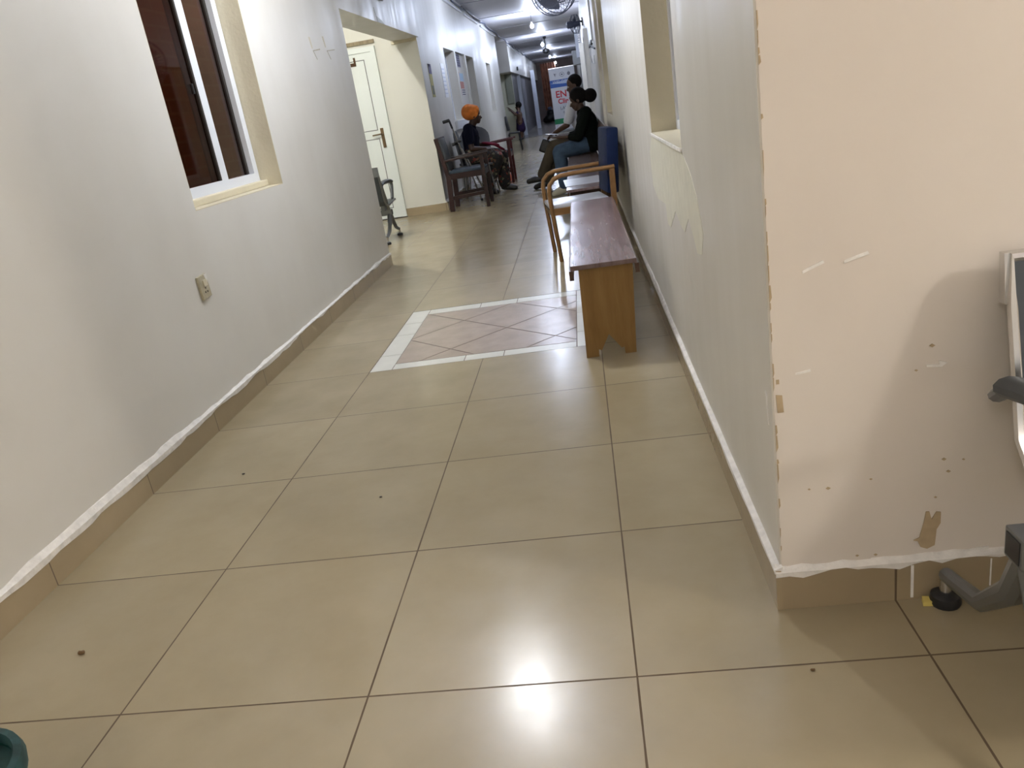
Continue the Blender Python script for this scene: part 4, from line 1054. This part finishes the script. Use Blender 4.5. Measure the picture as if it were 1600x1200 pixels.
# ------------------------------------------------------------------ people
def hand(mb, wrist, d, palm, side, curl=0.5, s=1.0):
    """d = forward of the hand, palm = palm normal (where fingers curl to), side=+1/-1 thumb side"""
    w = Vector(wrist); d = Vector(d).normalized(); n = Vector(palm); n = (n - d * n.dot(d)).normalized(); l = d.cross(n) * side
    c0 = w + d * 0.012 * s; c1 = w + d * 0.075 * s
    for k in (-1.2, -0.4, 0.4, 1.2):
        mb.cap(c0 + l * k * 0.012 * s, 0.014 * s, c1 + l * k * 0.020 * s, 0.0115 * s, 8, 2)
    for k, ln in zip((1.35, 0.45, -0.45, -1.35), (0.070, 0.078, 0.072, 0.056)):
        b_ = c1 + l * k * 0.019 * s
        a1 = curl * 0.7; a2 = curl * 1.7
        m1 = b_ + (d * math.cos(a1) + n * math.sin(a1)) * ln * 0.5 * s
        m2 = m1 + (d * math.cos(a2) + n * math.sin(a2)) * ln * 0.5 * s
        mb.cap(b_, 0.0095 * s, m1, 0.0085 * s, 8, 2); mb.cap(m1, 0.0085 * s, m2, 0.0075 * s, 8, 2)
    tb = w + d * 0.03 * s + l * 0.03 * s
    t1 = tb + (d * 0.6 + l * 0.7 + n * 0.3).normalized() * 0.035 * s
    t2 = t1 + (d * 0.9 + l * 0.2 + n * 0.4).normalized() * 0.03 * s
    mb.cap(tb, 0.012 * s, t1, 0.0105 * s, 8, 2); mb.cap(t1, 0.0105 * s, t2, 0.0085 * s, 8, 2)

def head(mb, c, f, up=(0, 0, 1), s=1.0):
    c = Vector(c); f = Vector(f).normalized(); u = Vector(up); u = (u - f * u.dot(f)).normalized(); l = u.cross(f)
    R = Matrix((l, f, u)).transposed().to_4x4()
    P = lambda a, b_, c_: c + (l * a + f * b_ + u * c_) * s
    mb.ball(P(0, -0.012, 0.025), 0.1 * s, 3, (0.76, 0.95, 0.92), R)       # cranium
    mb.ball(P(0, 0.022, -0.045), 0.07 * s, 3, (0.82, 0.92, 1.05), R)      # face
    mb.ball(P(0, 0.055, -0.095), 0.028 * s, 2, (1.1, 0.9, 0.8), R)        # chin
    mb.cap(P(0, 0.082, -0.01), 0.008 * s, P(0, 0.100, -0.038), 0.013 * s, 8, 3)   # nose
    mb.ball(P(0.012, 0.090, -0.042), 0.009 * s, 2, (1, 1, 1), R); mb.ball(P(-0.012, 0.090, -0.042), 0.009 * s, 2, (1, 1, 1), R)
    mb.ball(P(0, 0.082, -0.066), 0.014 * s, 2, (1.6, 0.7, 0.55), R); mb.ball(P(0, 0.080, -0.078), 0.013 * s, 2, (1.5, 0.7, 0.6), R)  # lips
    mb.cap(P(-0.045, 0.072, 0.018), 0.009 * s, P(0.045, 0.072, 0.018), 0.009 * s, 8, 2)   # brow
    for k in (-1, 1): mb.ball(P(0.078 * k, -0.005, -0.018), 0.03 * s, 2, (0.25, 0.6, 1.0), R)
    return P, R

def person(label, J, loc, rz, skin, clothes, hairfn, facing=(1, 0, 0), s=1.0, curl=0.4, group=None):
    """J: joints in local space (person faces +x). """
    t = thing('person', label, 'person', loc, rz, group)
    b_ = MB()
    V = {k: Vector(v) for k, v in J.items()}
    def torso(mb, e=0.0, top=True):
        hl, hr, sl, sr = V['hip_l'], V['hip_r'], V['sh_l'], V['sh_r']
        mb.cap(hl, 0.095 + e, hr, 0.095 + e)
        ch = (sl + sr) / 2 - Vector((0, 0, 0.09)); hc = (hl + hr) / 2; md = (ch * 0.45 + hc * 0.55)
        for k in (-1, 0, 1):
            o_ = (sl - sr).normalized() * 0.055 * k
            mb.cap(hc + o_ * 0.9, 0.095 + e, md + o_, 0.09 + e); mb.cap(md + o_, 0.09 + e, ch + o_ * 1.25, 0.098 + e)
        mb.cap(sl * 0.86 + sr * 0.14, 0.052 + e, sr * 0.86 + sl * 0.14, 0.052 + e)
        mb.cap((sl + sr) / 2 - Vector((0, 0, 0.05)), 0.075 + e, V['neck'] - Vector((0, 0, 0.05)), 0.05 + e)
    torso(b_)
    b_.cap(V['neck'] - Vector((0, 0, 0.05)), 0.055, V['head'] - Vector((0, 0, 0.03)), 0.052)
    P, R = head(b_, V['head'], J.get('face', (1, 0, 0)), s=s)
    for q in 'lr':
        b_.cap(V['sh_' + q], 0.052, V['el_' + q], 0.040); b_.cap(V['el_' + q], 0.040, V['wr_' + q], 0.026)
        d = (V['wr_' + q] - V['el_' + q])
        hd_ = Vector(J.get('hd_' + q, d)); hand(b_, V['wr_' + q], hd_, J.get('pn_' + q, (0, 0, -1)), 1 if q == 'l' else -1, curl)
        b_.cap(V['hip_' + q], 0.088, V['kn_' + q], 0.060); b_.cap(V['kn_' + q], 0.058, V['an_' + q], 0.036)
        b_.cap(V['an_' + q] - Vector((0.01, 0, 0.02)), 0.034, V['to_' + q], 0.024)
    body = remeshed(b_, 'body', skin, t, 0.0075, 3)
    for k in (-1, 1):
        MB().ball(P(0.030 * k, 0.076, -0.002), 0.011, 2).build('eye', MT['eye'], body, True)
    for nm, mat, fn in clothes:
        mb = MB(); fn(mb, V, torso); remeshed(mb, nm, mat, t, 0.010, 4)
    hairfn(t, P, R, V)
    return t

def shirt(sleeve=0.6, e=0.016, low=0.0):
    def fn(mb, V, torso):
        torso(mb, e)
        for q in 'lr':
            a, b_ = V['sh_' + q], V['el_' + q]
            if sleeve <= 1: mb.cap(a, 0.058 + e * 0.6, a.lerp(b_, sleeve), 0.050 + e * 0.8)
            else:
                mb.cap(a, 0.058 + e * 0.6, b_, 0.046 + e * 0.5); mb.cap(b_, 0.046 + e * 0.5, b_.lerp(V['wr_' + q], sleeve - 1), 0.034 + e * 0.5)
    return fn
def trousers(e=0.014, flare=0.0, end=0.88):
    def fn(mb, V, torso):
        mb.cap(V['hip_l'], 0.105 + e, V['hip_r'], 0.105 + e)
        for q in 'lr':
            mb.cap(V['hip_' + q], 0.092 + e, V['kn_' + q], 0.064 + e + flare * 0.3)
            mb.cap(V['kn_' + q], 0.064 + e + flare * 0.3, V['kn_' + q].lerp(V['an_' + q], end), 0.045 + e + flare)
    return fn
def shoes(e=0.008):
    def fn(mb, V, torso):
        for q in 'lr':
            a, b_ = V['an_' + q], V['to_' + q]
            mb.cap(a - Vector((0.02, 0, 0.025)), 0.036 + e, b_, 0.026 + e)
            mb.cap(a.lerp(b_, 0.5), 0.034 + e, b_, 0.030 + e)
    return fn

def cap_hair(mat, thick=0.008, extra=None, name='hair'):
    def fn(t, P, R, V):
        mb = MB()
        mb.ball(P(0, -0.028, 0.036), 0.1 + thick, 3, (0.78, 0.92, 0.92), R)
        if extra: extra(mb, P, R)
        remeshed(mb, name, mat, t, 0.009, 3)
    return fn
def wrap_extra(mb, P, R):
    mb.ball(P(0, -0.075, 0.040), 0.115, 3, (0.95, 0.92, 0.95), R)
    mb.ball(P(0, -0.02, 0.01), 0.092, 3, (1.05, 0.80, 0.80), R)
    mb.ball(P(0, -0.01, 0.085), 0.07, 3, (1.1, 1.2, 0.65), R)
    mb.cap(P(-0.06, 0.045, 0.075), 0.024, P(0.06, 0.045, 0.075), 0.024)
    mb.ball(P(-0.03, 0.03, 0.105), 0.03, 2, (1.2, 1, 0.8), R)
def bun_extra(mb, P, R):
    mb.cap(P(0, -0.08, 0.01), 0.05, P(0, -0.115, -0.005), 0.05)
    mb.ball(P(0, -0.165, -0.02), 0.088, 3, (1, 0.95, 0.95), R)
    mb.ball(P(0, -0.01, 0.07), 0.07, 3, (1.1, 1.1, 0.6), R)

# woman with the orange headwrap (faces +x)
J = dict(hip_l=(0.04, 0.09, 0.575), hip_r=(0.04, -0.09, 0.575), sh_l=(0.05, 0.18, 0.94), sh_r=(0.05, -0.18, 0.94), neck=(0.085, 0, 0.995),
         head=(0.15, 0, 1.105), face=(1, 0.15, -0.12),
         el_l=(0.11, 0.23, 0.69), el_r=(0.07, -0.23, 0.67), wr_l=(0.28, 0.16, 0.68), wr_r=(0.25, -0.19, 0.645), pn_l=(0, 0, -1), pn_r=(0, 0.3, -1),
         kn_l=(0.44, 0.13, 0.51), kn_r=(0.40, -0.11, 0.49), an_l=(0.42, 0.10, 0.085), an_r=(0.17, -0.10, 0.085), to_l=(0.57, 0.09, 0.028), to_r=(0.31, -0.11, 0.028))
def skirtish(mb, V, torso):
    trousers(0.018, 0.030, 0.90)(mb, V, torso)
person('seated woman in orange headwrap, navy top and dark floral trousers', J, (-0.35, 10.25, 0), 0, MT['skin'],
       [('navy_top', MT['navy'], shirt(0.62, 0.018)), ('floral_trousers', MT['floral'], skirtish), ('shoes', MT['shoe'], shoes())],
       cap_hair(MT['orange'], 0.016, wrap_extra, 'headwrap'))
mb = MB().ball((0, 0, 0), 0.09, 3, (1.5, 0.8, 0.25)); mb.cap((0.05, 0, 0), 0.022, (0.20, 0.02, -0.06), 0.018)
o = remeshed(mb, 'folded_cloth', MT['magenta'], None, 0.01, 3); o.location = (-0.04, 10.27, 0.69); o.rotation_euler = (0, 0.25, 0); tag(o, 'crimson cloth lying on the lap of the woman in the headwrap', 'cloth')

# person in the dark green top (faces -x)
J = dict(hip_l=(-0.04, 0.09, 0.585), hip_r=(-0.04, -0.09, 0.585), sh_l=(0.0, 0.185, 0.93), sh_r=(0.0, -0.185, 0.93), neck=(0.03, 0, 0.985),
         head=(0.085, 0, 1.10), face=(1, 0, -0.28),
         el_l=(0.12, 0.22, 0.68), el_r=(0.12, -0.21, 0.68), wr_l=(0.36, 0.10, 0.70), wr_r=(0.36, -0.10, 0.70), pn_l=(0, 0, 1), pn_r=(0, 0, 1),
         kn_l=(0.38, 0.12, 0.52), kn_r=(0.38, -0.12, 0.52), an_l=(0.36, 0.12, 0.09), an_r=(0.33, -0.12, 0.09), to_l=(0.50, 0.12, 0.033), to_r=(0.47, -0.13, 0.033))
person('seated person in blackish green top and blue jeans, hair in a bun, holding a phone', J, (1.33, 8.9, 0), PI, MT['skin'],
       [('dark_green_top', MT['green'], shirt(1.35, 0.03)), ('blue_jeans', MT['jeans'], trousers(0.018, 0.01)), ('pale_shoes', MT['shoe_pale'], shoes(0.006))],
       cap_hair(MT['hair'], 0.014, bun_extra))
o = MB().box(-0.075, 0.075, -0.037, 0.037, -0.004, 0.004, 0.002).build('phone', MT['black']); o.location = (0.875, 8.9, 0.742); o.rotation_euler = (0, math.radians(8), 0)
tag(o, 'phone held in both hands by the person in the dark green top', 'phone')
MB().box(-0.068, 0.068, -0.032, 0.032, 0.0042, 0.005).build('screen', plain('phone_screen', (0.3, 0.35, 0.45), 0.1, emis=(0.7, 0.8, 1.0), estr=0.5), o)

# man in white shirt and khaki trousers beyond (faces -x)
J = dict(hip_l=(0.0, 0.09, 0.585), hip_r=(0.0, -0.09, 0.585), sh_l=(0.16, 0.19, 1.05), sh_r=(0.16, -0.19, 1.05), neck=(0.14, 0, 1.13),
         head=(0.115, 0, 1.28), face=(1, 0.1, -0.2),
         el_l=(0.26, 0.23, 0.80), el_r=(0.26, -0.22, 0.80), wr_l=(0.44, 0.12, 0.72), wr_r=(0.44, -0.10, 0.72), pn_l=(0, 0, -1), pn_r=(0, 0, -1),
         kn_l=(0.48, 0.10, 0.55), kn_r=(0.44, -0.12, 0.53), an_l=(0.70, 0.05, 0.175), an_r=(0.63, -0.05, 0.09), to_l=(0.88, 0.05, 0.135), to_r=(0.80, -0.07, 0.033))
person('seated man in white shirt and khaki trousers with legs stretched out', J, (1.34, 9.85, 0), PI, MT['skin2'],
       [('white_shirt', MT['white_cl'], shirt(0.8, 0.016)), ('khaki_trousers', MT['khaki'], trousers(0.016, 0.008, 0.92)), ('black_shoes', MT['shoe'], shoes())],
       cap_hair(MT['hair'], 0.006))
mb = MB().box(-0.12, 0.02, -0.12, 0.12, -0.09, 0.09, 0.02, Matrix.Rotation(math.radians(28), 4, 'Y'))
o = remeshed(mb, 'cloth_bag', MT['shoe'], None, 0.01, 3); o.location = (0.79, 10.04, 0.53); tag(o, 'black bag hanging over the knee of the man in khaki trousers', 'bag')

# child far away, arm reaching to the wall (faces -x)
J = dict(hip_l=(0, 0.06, 0.55), hip_r=(0, -0.06, 0.55), sh_l=(0, 0.11, 0.88), sh_r=(0, -0.11, 0.88), neck=(0, 0, 0.93), head=(0.0, 0, 1.05), face=(1, 0, 0),
         el_l=(0.10, 0.15, 0.80), el_r=(0.12, -0.12, 0.82), wr_l=(0.22, 0.10, 0.92), wr_r=(0.26, -0.08, 0.98), pn_l=(0, 0, -1), pn_r=(0, 0, -1),
         kn_l=(0.01, 0.06, 0.29), kn_r=(-0.01, -0.06, 0.29), an_l=(0.0, 0.06, 0.07), an_r=(0.0, -0.06, 0.07), to_l=(0.09, 0.07, 0.027), to_r=(0.09, -0.07, 0.027))
def dress(mb, V, torso):
    torso(mb, -0.01)
    mb.cap((0, 0, 0.62), 0.12, (0, 0, 0.40), 0.15); mb.cap((0, 0, 0.40), 0.15, (0, 0, 0.36), 0.155)
    for q in 'lr': mb.cap(V['sh_' + q], 0.05, V['sh_' + q].lerp(V['el_' + q], 0.5), 0.05)
person('small child in dark purple dress standing by the far left corner', J, (-0.60, 25.45, 0), PI, MT['skin2'],
       [('purple_dress', MT['purple'], dress), ('shoes', MT['shoe'], shoes(0.004))], cap_hair(MT['hair'], 0.012), s=0.92)

# orange plastic bag beside the red armchair, papers on it
mb = MB().box(-0.07, 0.07, -0.10, 0.10, 0.0, 0.30, 0.04)
for v in mb.bm.verts: v.co.x *= 1 - 0.5 * v.co.z / 0.3
o = mb.build('plastic_bag', MT['orange_b'], None, True); o.location = (0.0, 11.70, 0.0); tag(o, 'bright orange plastic bag on the floor under the red-brown armchair', 'bag')
MB().tube([(-0.02, 0, 0.29), (-0.015, 0, 0.35), (0.01, 0, 0.37), (0.025, 0, 0.35), (0.02, 0, 0.29)], 0.005, 6).build('bag_handle', MT['orange_b'], o, True)
o = MB().box(-0.12, 0.14, -0.09, 0.09, 0, 0.012, 0.003).build('paper_stack', MT['sheet']); o.location = (-0.05, 11.7, 0.497); tag(o, 'pale folded papers on the seat of the red-brown armchair', 'papers')
